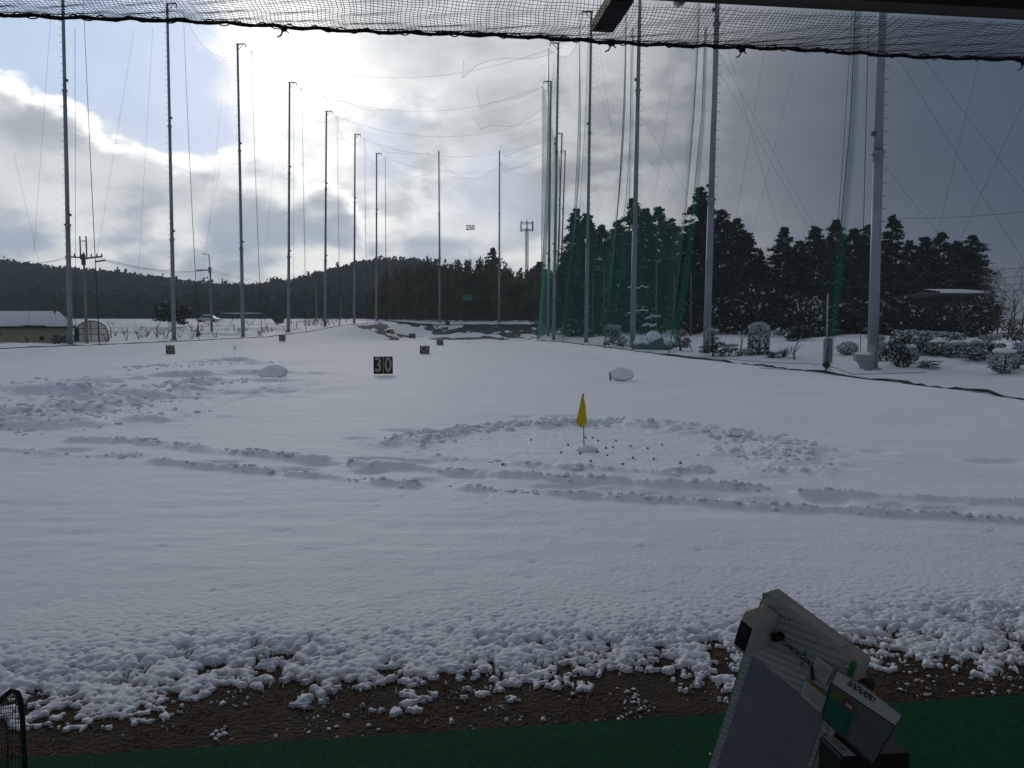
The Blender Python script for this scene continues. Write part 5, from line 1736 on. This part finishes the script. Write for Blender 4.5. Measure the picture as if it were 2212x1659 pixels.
# bare trees and twiggy shrubs
def bare_tree(base, h, spread, seed, label, name='bare_tree', group=None, m='twig', snow=0.0, levels=4, r0=.03, cat='tree', kids=3):
    R = random.Random(seed); base = Vector(base)
    root = thing(name, base, label, cat, group)
    br = MB(); sn = MB()
    def grow(p, d, ln, r, lev):
        n = 4; pts = [p]; q = p; dd = d.copy()
        for k in range(n):
            dd = (dd + Vector((R.uniform(-.3, .3), R.uniform(-.3, .3), R.uniform(-.08, .2))) * .6).normalized()
            q = q + dd * ln / n; pts.append(q)
        br_t = br if lev else trunk
        br_t.tube(pts, [r * (1 - .5 * k / n) for k in range(n + 1)], 5 if lev < 2 else 3, cap=False)
        if snow and R.random() < snow:
            sn.tube([x + Vector((0, 0, r * .9)) for x in pts], [r * .8] * (n + 1), 4)
        if lev < levels:
            for _ in range(kids if lev < 3 else kids + 1):
                f = R.uniform(.35, 1)
                a = R.uniform(0, 6.28)
                nd = (dd + Vector((math.cos(a), math.sin(a), R.uniform(-.1, .6))) * spread).normalized()
                grow(sample(pts, f), nd, ln * R.uniform(.5, .75), r * .5, lev + 1)
    trunk = MB()
    grow(base - Vector((0, 0, .1)), Vector((R.uniform(-.15, .15), R.uniform(-.15, .15), 1)).normalized(), h * .5, r0, 0)
    trunk.build('trunk', m, root, base)
    o = br.build('branches', m, root, base); o['kind'] = 'stuff'
    if sn.n:
        o = sn.build('snow_on_branches', 'snow_cap', root, base); o['kind'] = 'stuff'
    return root
def gz(px, py):
    g = gp(px, py); g.z = zs(g.x, g.y); return g
g = gz(1716, 778); bare_tree(g, px2m(60, g.y), 1.5, 4, 'contorted bare tree with crooked snow-lined branches', r0=.06, snow=.8, levels=3, m='bark_pale')
g = gz(1598, 772); bare_tree(g, px2m(78, g.y), .6, 6, 'slim pale bare sapling beside the clipped cylinder shrub', r0=.045, levels=3, m='bark_pale', snow=.4)
g = gz(1498, 764); bare_tree(g, px2m(66, g.y), .45, 8, 'thin upright bare sapling near the snowy rocks', r0=.03, levels=3, m='bark_pale')
for k, (x, y, ht, Y) in enumerate([(2150, 770, 190, 50), (2190, 775, 185, 46), (2120, 765, 150, 54), (2215, 775, 200, 48), (2085, 770, 110, 46), (2175, 765, 160, 55), (2205, 768, 150, 52), (2135, 770, 120, 48)]):
    b = at(x, y, Y); b.z = zs(b.x, b.y)
    bare_tree(b, px2m(ht, Y), .8, 20 + k, 'bare grey-brown twiggy tree at the far end of the conifer wood', group='bare trees beyond the wood', r0=.05, levels=4, snow=.08)
# snow-capped rocks
for k, (x, y, w, ht) in enumerate([(1385, 757, 38, 26), (1412, 757, 40, 42), (1436, 757, 30, 22)]):
    g = gz(x, y); W = px2m(w, g.y); H = px2m(ht, g.y)
    root = thing('garden_rock', g, ['low flat rock of the snowy group before the wood', 'tallest snow-covered rock of the group before the wood', 'small round rock at the end of the snowy group before the wood'][k], 'rock', 'snowy garden rocks')
    MB().lump(g + Vector((0, 0, H * .35)), (W * .55, W * .45, H * .5), seed=k + 60, n=12, m=8, amp=.28).build('stone', 'rock', root, g)
    MB().lump(g + Vector((W * .02, -.04, H * .62)), (W * .46, W * .40, H * .34), seed=k + 80, n=12, m=8, amp=.25).build('snow_cap', 'snow_cap', root, g)
# white-lined bare trunks inside the wood
for k, (x, yt, yb, Y) in enumerate([(1417, 560, 752, 66), (1456, 600, 752, 66), (1492, 590, 760, 62), (1304, 580, 745, 76), (1280, 600, 745, 78)]):
    b = at(x, yb, Y); b.z = zs(b.x, b.y); t = at(x + 1, yt, Y)
    mb = MB().tube([b, b.lerp(t, .5), t], [.09, .075, .05], 7)
    o = mb.build('dead_tree', 'bark_pale', None, b); tag(o, 'pale slender bare tree showing against the dark wood', 'tree', 'pale trunks in front of the wood')

# ------------------------------------------------------------------ brown bamboo grove behind the range
def grove_mesh(seed):
    rng = np.random.default_rng(seed)
    P = []
    for k in range(16):
        a = rng.uniform(0, 6.28); r = .30 * math.sqrt(rng.uniform(0, 1)); top = rng.uniform(.72, 1.0)
        cx, cy = math.cos(a) * r, math.sin(a) * r
        n = 150
        f = rng.uniform(.22, 1, n)
        w = .10 * np.sin(np.clip((1.06 - f) * 1.7, 0, 1) * 1.57) + .01
        lean = (f ** 2) * .08
        P.append(np.stack([cx + np.cos(a) * lean + rng.normal(size=n) * w * .75, cy + np.sin(a) * lean + rng.normal(size=n) * w * .75, f * top], -1))
    P = np.concatenate(P)
    V, F = leaf_quads(P, rng.uniform(.025, .055, len(P)), rng, flat=.8)
    return np_mesh('foliage', V, F, ['bamboo'], None, smooth=False)
def cane_mesh(seed):
    R = random.Random(seed); mb = MB()
    for k in range(14):
        a = R.uniform(0, 6.28); r = .33 * math.sqrt(R.random())
        x, y = math.cos(a) * r, math.sin(a) * r
        mb.tube([(x, y, -.02), (x * 1.04, y * 1.04, .35), (x * 1.15, y * 1.15, .8)], [.008, .007, .003], 4)
    return mb.mesh('canes', 'bamboo_stem')
GRV = [grove_mesh(300 + i) for i in range(5)]; CAN = [cane_mesh(310 + i) for i in range(3)]
R = random.Random(31)
top_px = lambda x: float(np.interp(x, [780, 820, 850, 900, 930, 985, 1030, 1060, 1100, 1130, 1170], [640, 600, 572, 568, 560, 556, 562, 556, 574, 572, 584]))
k = 0
for row, (Y, dh, n) in enumerate([(136, 26, 15), (142, 8, 14), (149, -2, 12)]):
    for i in range(n):
        x = 805 + (1185 - 805) * (i + .5 * (row % 2)) / (n - 1) + R.uniform(-6, 6)
        b = at(x, 690, Y + R.uniform(-2, 2)); b.z = zs(b.x, b.y)
        t = at(x, top_px(x) + dh + R.uniform(-6, 10), b.y)
        root = thing('bamboo_clump', b, 'brownish bamboo clump in the dense grove behind the end net', 'bamboo', 'bamboo clumps of the brown grove')
        h = t.z - b.z
        for me, nm in ((GRV[k % 5], 'foliage'), (CAN[k % 3], 'canes')):
            o = link(nm, me, root); o.scale = (h * .46, h * .46, h)
        root.rotation_euler.z = R.uniform(0, 6.28)
        k += 1
for i, (x, t, Y, kd, w) in enumerate([(1065, 536, 152, 3, 1.2), (1166, 566, 146, 1, 1.6), (1150, 580, 148, 3, 1.5)]):
    conifer(x, t, Y, kd, ['dark pine crown rising out of the brown grove', 'dark conifer beside the antenna mast behind the grove', 'low dark conifer at the end of the brown grove'][i], None, wide=w, i=i + 90)
for i, x in enumerate((965, 985, 1003, 880)):
    b = at(x, 690, 154); b.z = zs(b.x, b.y)
    bare_tree(b, at(x, 536 if i < 3 else 566, 154).z - b.z, .55, 70 + i, 'bare tree with a fine twig crown rising above the brown grove', group='bare trees above the brown grove', levels=4, r0=.14, kids=3)

# ------------------------------------------------------------------ wooded hills
def build_forest():
    rng = np.random.default_rng(77)
    prof_x = np.array([-1500, -300, 0, 150, 300, 420, 500, 560, 640, 700, 770, 830, 900, 1000, 1106, 1300, 1700, 2600])
    prof_y = np.array([560, 566, 582, 598, 612, 626, 634, 630, 620, 605, 588, 578, 580, 605, 632, 660, 672, 676]) + 14
    n = 6400
    u = rng.uniform(-300, 1320, n)
    y = np.concatenate([rng.uniform(238, 450, n - 1700), rng.uniform(425, 462, 1700)])
    x = (u - CXV) / FV * y
    top = (705 - np.interp(u, prof_x, prof_y)) / FV * 450 + CAM_H
    z = np.maximum(np.minimum(zg(x, np.minimum(y, 400)), 4.5), sst(235, 440, y) * top) - .5
    h = rng.uniform(5.5, 8.5, n) * np.where(rng.uniform(0, 1, n) < .06, 1.3, 1)
    round_ = rng.uniform(0, 1, n) < .55
    per = 26
    f = rng.uniform(.1, 1, (n, per))
    prof = np.where(round_[:, None], np.sqrt(np.clip(1 - (f * 1.6 - .75) ** 2, .02, 1)) * .30, (1 - f) * .26 + .02)
    a = rng.uniform(0, 6.28, (n, per)); r = prof * h[:, None] * rng.uniform(.4, 1.1, (n, per))
    P = np.stack([x[:, None] + np.cos(a) * r, y[:, None] + np.sin(a) * r, z[:, None] + f * h[:, None]], -1).reshape(-1, 3)
    V, F = leaf_quads(P, rng.uniform(.9, 1.9, len(P)), rng, flat=.9, aspect=1.3)
    tree_mi = np.where(rng.uniform(0, 1, n) < .10, 1, 0)
    mi = np.repeat(tree_mi, per)
    low = np.repeat((y < 330), per)
    mi = np.where((rng.uniform(0, 1, len(P)) < .0016 * np.where(low, 2.2, .3)), 2, mi)
    me = np_mesh('hill_wood', V, F, ['hill_forest_hazed', 'hill_forest_brown', 'conifer_snow'], mi, smooth=False)
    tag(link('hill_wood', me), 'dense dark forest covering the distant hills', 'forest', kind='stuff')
build_forest()
# snowy ledges on the hillside
R = random.Random(41)
for k, (pp, Y) in enumerate([([(0, 657), (60, 662), (140, 667), (215, 664)], 300), ([(130, 652), (190, 653)], 305), ([(205, 660), (262, 652)], 300), ([(95, 690 - 12), (150, 682 - 2)], 270)]):
    pts = [at(x, y, Y) for x, y in pp]
    o = MB().tube(pts, [.5 + .35 * abs(math.sin(i * 2 + k)) for i in range(len(pts))], 6).build('snowy_terrace', 'snow_cap', None, pts[0])
    tag(o, ['long snow-covered terrace wall across the wooded hillside', 'short snowy ledge above the long hillside terrace', 'slanting snowy ledge at the end of the long hillside terrace', 'low snowy bank just above the tan shed roof'][k], 'terrace')

# ------------------------------------------------------------------ farm side: shed, greenhouse, lone conifer, utility poles
mat('shed_wall', (0.40, 0.365, 0.25), rough=0.9, var=0.3, scale=1.5)
mat('dark_eave', (0.02, 0.018, 0.016), rough=0.9)
net_mat('film', (0.72, 0.72, 0.66), 0.85)
mat('film_blue', (0.05, 0.11, 0.15), rough=0.6)
mat('green_paint', (0.010, 0.030, 0.026), rough=0.7)
mat('car_white', (0.55, 0.57, 0.60), rough=0.35)
mat('glass_dark', (0.02, 0.025, 0.03), rough=0.15, spec=.6)
mat('rubber', (0.012, 0.012, 0.012), rough=0.8)
mat('pole_concrete', (0.27, 0.27, 0.265), rough=0.85, var=.2, scale=2)
mat('tarp_dark', (0.035, 0.05, 0.05), rough=0.7)
mat('tile_roof', (0.05, 0.052, 0.058), rough=0.7, var=.3, scale=3)
mat('plaster', (0.16, 0.145, 0.12), rough=0.9, var=.3, scale=2)
def lin(o, a):
    return Vector(o) + Vector(a)
# tan shed
p = at(-60, 748, 58); p.z = zs(p.x, p.y)
Ysh = 58
root = thing('farm_shed', p, 'long tan farm shed with a snow-covered roof beside the first net poles', 'shed')
xr = at(155, 740, Ysh).x; xl = at(-330, 740, Ysh).x
zt = at(0, 707, Ysh).z; zb = zs(-35, 58) - .2; zr = at(0, 676, Ysh + 4).z
rx0, rx1 = at(-330, 0, Ysh).x, at(118, 0, Ysh).x
skx = xr / Ysh
MB().prism([(xl, Ysh, zb), (xr, Ysh, zb), (xr, Ysh, zt), (xl, Ysh, zt)], (6 * skx, 6, 0)).build('wall', 'shed_wall', root, p)
q = MB()
V = [Vector((xl - .4, Ysh - .45, zt + .02)), Vector((xr + .5, Ysh - .45, zt + .02)), Vector((xr - .9 + 3 * skx, Ysh + 3, zr)), Vector((xl, Ysh + 3, zr)), Vector((xr + .5 + 6.4 * skx, Ysh + 6.4, zt + .02)), Vector((xl - .4, Ysh + 6.4, zt + .02))]
V2 = [v - Vector((0, 0, .10)) for v in V]
q.add(V + V2, [(0, 1, 2, 3), (3, 2, 4, 5), (1, 4, 2), (6, 9, 8, 7), (9, 11, 10, 8), (0, 6, 7, 1), (1, 7, 10, 4), (0, 3, 9, 6)])
rf = q.build('roof', 'dark_eave', root, p)
q = MB(); n = 60; R = random.Random(3)
Vv = []
for i in range(n + 1):
    f = i / n; x = xl - .3 + (xr + .7 - xl) * f
    e = .05 + .16 * abs(fbm(np.array([f * 9]), np.array([.3]), 5)[0])
    if .77 < f < .88: e += .28
    Vv += [Vector((x, Ysh - .42 + e, zt + .05 + e * .2)), Vector((x, Ysh - .42 + e, zt + .16 + e * .2)), Vector((x + (3 * skx - 1.3) * sst(.8, 1, f), Ysh + 2.9, zr + .13))]
F = []
for i in range(n):
    a = i * 3; b = a + 3
    F += [(a, b, b + 1, a + 1), (a + 1, b + 1, b + 2, a + 2)]
q.add(Vv, F, smooth=True); q.build('roof_snow', 'snow_cap', rf, p)
MB().box((at(90, 725, Ysh).x, Ysh - .02, zt - .8), (.3, .05, .3)).build('vent', 'dark_eave', root, p)
tag(shrub(128, 749, 32, 722, ('loose', .3), 'dark leafy bush against the tan shed wall', Y=55.5, i=2), cat='shrub')
# polytunnel greenhouse
b = at(199, 741, 62); b.z = zs(b.x, b.y)
root = thing('greenhouse', b, 'small arched plastic greenhouse with dark hoops next to the tan shed', 'greenhouse')
W = px2m(74, 62); Hh = at(199, 693, 62).z - b.z
def arch(y, r=.03, s=1.0):
    pts = []
    for k in range(15):
        a = math.pi * k / 14
        pts.append(b + Vector((-math.cos(a) * W / 2 * s + y * b.x / b.y, y, (abs(math.sin(a)) ** .62) * Hh * s)))
    return pts
A0 = arch(0); A1 = arch(6.0)
q = MB(); q.add(A0 + A1, [(i, i + 1, i + 16, i + 15) for i in range(14)], smooth=True); q.build('film_cover', 'film', root, b)
q = MB(); q.add(arch(.04, s=.985), [tuple(range(15))]); q.build('end_film', 'film', root, b)
for y in (0, 2, 4, 6): MB().tube(arch(y), .035, 5).build('hoop', 'steel_dark', root, b)
for xx in (-.22, -.02, .20): MB().tube([b + Vector((xx * W, -.03, 0)), b + Vector((xx * W, -.03, Hh * .93))], .03, 5).build('upright', 'steel_dark', root, b)
for zz_ in (.35, .62): MB().tube([b + Vector((-W * .47, -.04, zz_ * Hh)), b + Vector((W * .47, -.04, zz_ * Hh))], .025, 5).build('cross_bar', 'steel_dark', root, b)
MB().box(b + Vector((-W * .42, -.06, Hh * .33)), (W * .13, .04, Hh * .62)).build('side_curtain', 'film_blue', root, b)
# lone conifer by the fields
b = at(376, 732, 95); b.z = zs(b.x, b.y)
root = thing('lone_conifer', b, 'broad dark conifer with snowy shelves standing alone in the farm field', 'tree')
h = at(376, 652, 95).z - b.z; w = px2m(74, 95)
o = link('crown', SH[('round', .1)], root); o.scale = (w, w, h * .72); o.location = (0, 0, h * .28)
o = link('crown', SH[('loose', .3)], root); o.scale = (w * .95, w * .95, h * .8); o.location = (0, 0, h * .18)
o = link('trunk', TRK[0], root); o.scale = (h * 2.4, h * 2.4, h)
# utility poles
def upole(px, pb, pt, Y, kind, label, r=.14):
    b = at(px, pb, Y); b.z = zs(b.x, b.y) - .05; t = at(px, pt, Y); t.x = b.x; 
    root = thing('utility_pole', b, label, 'utility pole')
    MB().tube([b, t], [r, r * .62], 10).build('shaft', 'pole_concrete', root, b)
    if kind == 'big':
        for dx in (-.22, .22): MB().tube([t + Vector((dx, 0, -.5)), t + Vector((dx, 0, 1.15))], .05, 6).build('top_post', 'steel_dark', root, b)
        MB().tube([t + Vector((-.22, 0, .8)), t + Vector((.22, 0, .8))], .03, 5).build('top_link', 'steel_dark', root, b)
        for (z, x0, x1) in ((-.35, -1.25, -.1), (-.38, .1, 1.35), (-.62, .9, 1.6)):
            MB().box(t + Vector(((x0 + x1) / 2, -.1, z)), (x1 - x0, .1, .10), Matrix.Rotation(-.12 if x0 > 0 else .05, 3, 'Y')).build('cross_arm', 'steel_dark', root, b)
        for x in (-.6, .6, 1.0, 1.35):
            MB().tube([t + Vector((x, -.1, -.32)), t + Vector((x, -.1, -.1))], [.06, .04], 6).build('insulator', 'steel_dark', root, b)
        MB().tube([t + Vector((0, -.05, -.9)), t + Vector((0, -.05, -.15))], .15, 8).build('transformer_band', 'steel_dark', root, b)
    elif kind == 'lamp':
        MB().box(t + Vector((-.7, 0, -.35)), (1.5, .09, .10)).build('cross_arm', 'steel_dark', root, b)
        MB().tube([t + Vector((0, 0, -.2)), t + Vector((-.1, 0, 1.25)), t + Vector((-.75, 0, 1.3))], .05, 6).build('lamp_arm', 'steel_dark', root, b)
        MB().box(t + Vector((0, -.12, -.35)), (.28, .2, .55)).build('junction_box', 'steel', root, b)
    else:
        MB().box(t + Vector((0, 0, -.4)), (.9, .07, .08)).build('cross_arm', 'steel_dark', root, b)
    return b, t
u1 = upole(188, 740, 545, 57, 'big', 'concrete utility pole with twin top posts and crossed arms beside the greenhouse', r=.105)
u2 = upole(458, 731, 576, 82, 'lamp', 'slim utility pole with an angled lamp arm at the field road')
u3 = upole(684, 705, 612, 130, '', 'distant short utility pole between two net poles before the hills', r=.11)
u4 = upole(736, 702, 640, 170, '', 'farthest thin utility pole before the wooded hill', r=.11)
def cable(a, b, sag, label, group, r=.013):
    a = Vector(a); b = Vector(b); pts = []
    for k in range(17):
        f = k / 16; p = a.lerp(b, f); p.z -= sag * 4 * f * (1 - f); pts.append(p)
    return wire('power_cable', pts, r, label, group, cat='cable')
for dz, dx in ((-.3, .6), (-.32, 1.0), (-.6, 1.4)):
    cable(u1[1] + Vector((dx, 0, dz)), u2[1] + Vector((-.6 + dx * .3, 0, -.35)), .5, 'thin power cable from the twin-post pole to the lamp pole', 'power cables over the farm field')
for dz in (-.3, -.5): cable(u2[1] + Vector((0, 0, dz)), u3[1] + Vector((0, 0, dz)), .6, 'thin power cable from the lamp pole towards the hills', 'power cables towards the hills')
for dx in (-1.0, -.5): cable(u1[1] + Vector((dx, 0, -.3)), at(-120, 560, 50), .5, 'thin power cable running past the tan shed from the twin-post pole', 'power cables past the shed')
for (y0, y1) in ((592, 572), (609, 591), (622, 607), (636, 622), (470, 450)):
    cable(at(1850 if y0 > 480 else 1890, y0, 58), at(2330, y1 - 8, 44), .3, 'dark power cable strung past the end of the conifer wood' if y0 > 480 else 'single high power cable above the conifer wood', 'power cables past the wood' if y0 > 480 else None, r=.014)
# parked car under snow on the far road
b = at(450, 693, 150); b.z = zs(b.x, b.y) + .05
root = thing('parked_car', b, 'small white car with snow on its roof parked on the far field road', 'car')
L_ = 4.0
prof = [(-2, .35), (-2, .75), (-1.25, .95), (-.75, 1.42), (.75, 1.45), (1.35, .95), (2.0, .85), (2.0, .35)]
MB().prism([b + Vector((x, -.8, z)) for x, z in prof], (0, 1.6, 0)).build('body', 'car_white', root, b)
MB().prism([b + Vector((x, -.82, z)) for x, z in [(-1.1, .98), (-.7, 1.36), (.7, 1.38), (1.15, .98)]], (0, 1.64, 0)).build('window', 'glass_dark', root, b)
for x in (-1.25, 1.25):
    for y in (-.82, .70): 
        MB().tube([b + Vector((x, y, .32)), b + Vector((x, y + .12, .32))], .32, 12).build('wheel', 'rubber', root, b)
MB().lump(b + Vector((0, 0, 1.48)), (1.0, .8, .14), seed=2).build('snow_cap', 'snow_cap', root, b)
# dark boat-shaped trough, low green screen, low field walls
b = at(600, 714, 118); b.z = zs(b.x, b.y) + .25
w = px2m(27, 118) / 2
root = thing('field_trough', b, 'dark flat-topped trough-shaped tank in the snowy field between two net poles', 'trough')
MB().prism([b + Vector((-w, 0, .75)), b + Vector((w, 0, .75)), b + Vector((w * .45, 0, .12)), b + Vector((-w * .35, 0, .12))], (0, .8, 0)).build('hull', 'tarp_dark', root, b)
for s in (-.25, .3): MB().box(b + Vector((s * w, .4, -.05)), (.12, .5, .36)).build('support', 'wood_brown', root, b)
b = at(525, 692, 190); b.z = zs(b.x, b.y)
root = thing('roadside_screen', b, 'long low dark green screen along the far road below the hills', 'fence')
w = px2m(92, 190)
MB().box(b + Vector((0, 0, 1.1)), (w, .1, 1.2)).build('screen', 'green_paint', root, b)
MB().lump(b + Vector((0, 0, 1.75)), (w * .5, .2, .12), seed=4, n=16).build('snow_cap', 'snow_cap', root, b)
for k in range(5): MB().box(b + Vector((-w / 2 + w * k / 4, .12, .8)), (.12, .12, 1.7)).build('post', 'steel_dark', root, b)
# dry weeds and wire fence lines in the field
def weeds():
    rng = np.random.default_rng(9); mb = MB(); R = random.Random(2)
    for k in range(230):
        y = R.uniform(56, 150)
        lx_ = float(np.interp(y, LY, LX))
        x = lx_ - 1.2 - abs(R.gauss(0, 1)) * 16
        if fbm(np.array([x * .12]), np.array([y * .12]), 55, 2)[0] < -.05: continue
        z = zs(x, y)
        for j in range(7):
            a = R.uniform(0, 6.28); h_ = R.uniform(.3, .95)
            mb.tube([(x, y, z - .05), (x + math.cos(a) * h_ * .25, y + math.sin(a) * h_ * .25, z + h_ * .6), (x + math.cos(a) * h_ * .5, y + math.sin(a) * h_ * .5, z + h_)], [.018, .014, .008], 3, cap=False)
    o = mb.build('dry_weeds', 'shrub_brown'); tag(o, 'brown dry weed stalks poking from the snowy farm field', 'weeds', kind='stuff')
weeds()
for k, (x0, x1, y, Y) in enumerate([(240, 700, 722, 84), (640, 1000, 0, 0)][:1]):
    for j, yy in enumerate((735.5, 729)):
        A = Vector((at(x0, 730, 70).x, 70, 0)); B = Vector((at(700, 720, 96).x, 96, 0))
        pts = []
        for i in range(13):
            p = A.lerp(B, i / 12); p.z = zs(p.x, p.y) + .5 + j * .4; pts.append(p)
        wire('field_fence_wire', pts, .016, 'low horizontal fence wire along the farm field edge', 'field fence wires')
for k in range(7):
    p = Vector((at(240, 730, 70).x, 70, 0)).lerp(Vector((at(700, 720, 96).x, 96, 0)), k / 6); p.z = zs(p.x, p.y)
    o = MB().tube([p - Vector((0, 0, .1)), p + Vector((0, 0, 1.0))], [.05, .04], 6).build('fence_post', 'wood_brown', None, p)
    tag(o, 'short wooden fence post along the farm field edge', 'post', 'field fence posts')
# antenna mast behind the grove
b = at(1138, 600, 210); b.z = zs(b.x, 165)
root = thing('antenna_mast', b, 'slim mobile phone mast with a square antenna frame behind the brown grove', 'mast')
Ym = 210
def mz(y): return at(1138, y, Ym).z
zt_ = mz(500); 
for dx in (-.32, .32):
    MB().tube([b + Vector((dx, 0, 0)), Vector((b.x + dx, Ym, zt_ + .8))], .11, 6).build('mast_leg', 'steel_dark', root, b)
MB().tube([b + Vector((0, .5, 0)), Vector((b.x, Ym + .5, zt_ + 1.2))], .12, 6).build('mast_leg', 'steel', root, b)
q = MB(); z = b.z + 1; s = 1
while z < zt_:
    q.tube([(b.x - .32 * s, Ym, z), (b.x + .32 * s, Ym, z + .9)], .045, 4); z += .9; s = -s
o = q.build('lattice', 'wood_brown', root, b); o['kind'] = 'stuff'
hw = px2m(12.5, Ym)
for zy in (482, 497):
    z = mz(zy)
    for (p0_, p1_) in (((-hw, -hw), (hw, -hw)), ((hw, -hw), (hw, hw)), ((hw, hw), (-hw, hw)), ((-hw, hw), (-hw, -hw))):
        MB().tube([(b.x + p0_[0], Ym + p0_[1], z), (b.x + p1_[0], Ym + p1_[1], z)], .09, 5).build('frame_rail', 'steel_dark', root, b)
for dx, dy in ((-1, -1), (1, -1), (0, -1), (-1, 1), (1, 1)):
    MB().box((b.x + dx * hw, Ym + dy * hw, mz(489)), (.28, .22, mz(479) - mz(499))).build('antenna', 'steel_dark', root, b)
MB().tube([(b.x, Ym, zt_), (b.x, Ym, mz(472))], .05, 5).build('lightning_rod', 'steel_dark', root, b)
# house and shed roofs behind the garden
def house(px0, px1, peave, pridge, Y, label, hip=1.0):
    xl, xr = at(px0, 700, Y).x, at(px1, 700, Y).x
    ze, zr_ = at(1900, peave, Y).z, at(1900, pridge, Y + 3).z
    cx = (xl + xr) / 2; gz_ = zs(cx, Y)
    p = Vector((cx, Y, gz_))
    root = thing('garden_house', p, label, 'house')
    MB().box((cx, Y + 3.2, (ze + gz_) / 2 - .1), (xr - xl - 1.0, 5.2, ze - gz_ + .1)).build('wall', 'plaster' if hip > .5 else 'dark_eave', root, p)
    for k in range(2):
        cxx = xl + (xr - xl) * (.3 + .4 * k)
        wd = MB().box((cxx, Y + .57, gz_ + (ze - gz_) * .5), (1.3, .06, 1.1)).build('window', 'glass_dark', root, p)
        for dx in (-.65, 0, .65): MB().box((cxx + dx, Y + .53, gz_ + (ze - gz_) * .5), (.07, .06, 1.18)).build('window_frame', 'dark_eave', wd, p)
    V = [Vector((xl, Y, ze)), Vector((xr, Y, ze)), Vector((xr - hip, Y + 3.2, zr_)), Vector((xl + hip, Y + 3.2, zr_)), Vector((xr, Y + 6.4, ze)), Vector((xl, Y + 6.4, ze))]
    Vd = [v - Vector((0, 0, .16)) for v in V]
    q = MB(); q.add(V + Vd, [(0, 1, 2, 3), (3, 2, 4, 5), (1, 4, 2), (5, 0, 3), (0, 6, 7, 1), (1, 7, 10, 4), (4, 10, 11, 5), (5, 11, 6, 0), (6, 11, 10, 7)])
    rf = q.build('roof', 'tile_roof', root, p)
    n = 40; Vv = []
    for i in range(n + 1):
        f = i / n; e = .1 + .1 * math.sin(i * 2.1) * math.sin(i * .7)
        a = V[0].lerp(V[1], f); c = V[3].lerp(V[2], f)
        Vv += [a.lerp(c, .03 + e * .12) + Vector((0, 0, .02)), a.lerp(c, .04 + e * .12) + Vector((0, 0, .14)), c + Vector((0, 0, .16))]
    F = []
    for i in range(n): 
        s = i * 3; F += [(s, s + 3, s + 4, s + 1), (s + 1, s + 4, s + 5, s + 2)]
    q = MB(); q.add(Vv, F, smooth=True); q.build('roof_snow', 'snow_cap', rf, p)
    MB().tube([V[3], V[2]], .14, 6).build('ridge_tiles', 'tile_roof', rf, p)
    return root
house(1790, 2000, 716, 700, 52, 'low garden house with a snow-covered tiled roof behind the hedges')
house(2030, 2140, 634, 629, 56, 'taller house with only its snowy eave showing beside the last conifer', hip=.4)
# snow-laden branches lying across the wood's foot
for k, (x0, y0, x1, y1, Y) in enumerate([(1352, 605, 1405, 600, 70), (1350, 660, 1405, 648, 68), (1390, 668, 1430, 662, 66), (1385, 682, 1420, 684, 64), (1300, 715, 1345, 722, 70)]):
    a, c = at(x0, y0 + 20, Y), at(x1, y1 + 20, Y)
    root = thing('snowy_bough', (a + c) / 2 - Vector((0, 0, .1)), 'low snow-laden bough showing white inside the dark wood', 'branch', 'snowy boughs inside the wood')
    og = root.location.copy()
    pts = [a.lerp(c, f / 6) + Vector((0, 0, .08 * math.sin(f * 2 + k))) for f in range(7)]
    MB().tube(pts, [.05, .05, .045, .04, .035, .03, .02], 5).build('wood', 'bark', root, og)
    q = MB()
    for f in range(1, 6): q.lump(pts[f] + Vector((0, 0, .06)), (.22, .12, .07), seed=k * 9 + f, n=7, m=4)
    o = q.build('snow_clumps', 'snow_cap', root, og); o['kind'] = 'stuff'

# ------------------------------------------------------------------ thin winter haze
hz = MB().box((0, 300, 29), (1500, 1500, 62)).build('haze', 'snow')
hm = bpy.data.materials.new('haze')
hm.use_nodes = True
N, L = nodes_of(hm); N.clear()
ho = N.new('ShaderNodeOutputMaterial'); pv = N.new('ShaderNodeVolumePrincipled')
pv.inputs['Color'].default_value = rgb(0.82, 0.93, 1.0)
pv.inputs['Density'].default_value = 0.00065
L.new(pv.outputs[0], ho.inputs['Volume'])
hz.data.materials.clear(); hz.data.materials.append(hm)
hz['kind'] = 'stuff'; hz['label'] = 'thin pale winter haze over the range and hills'
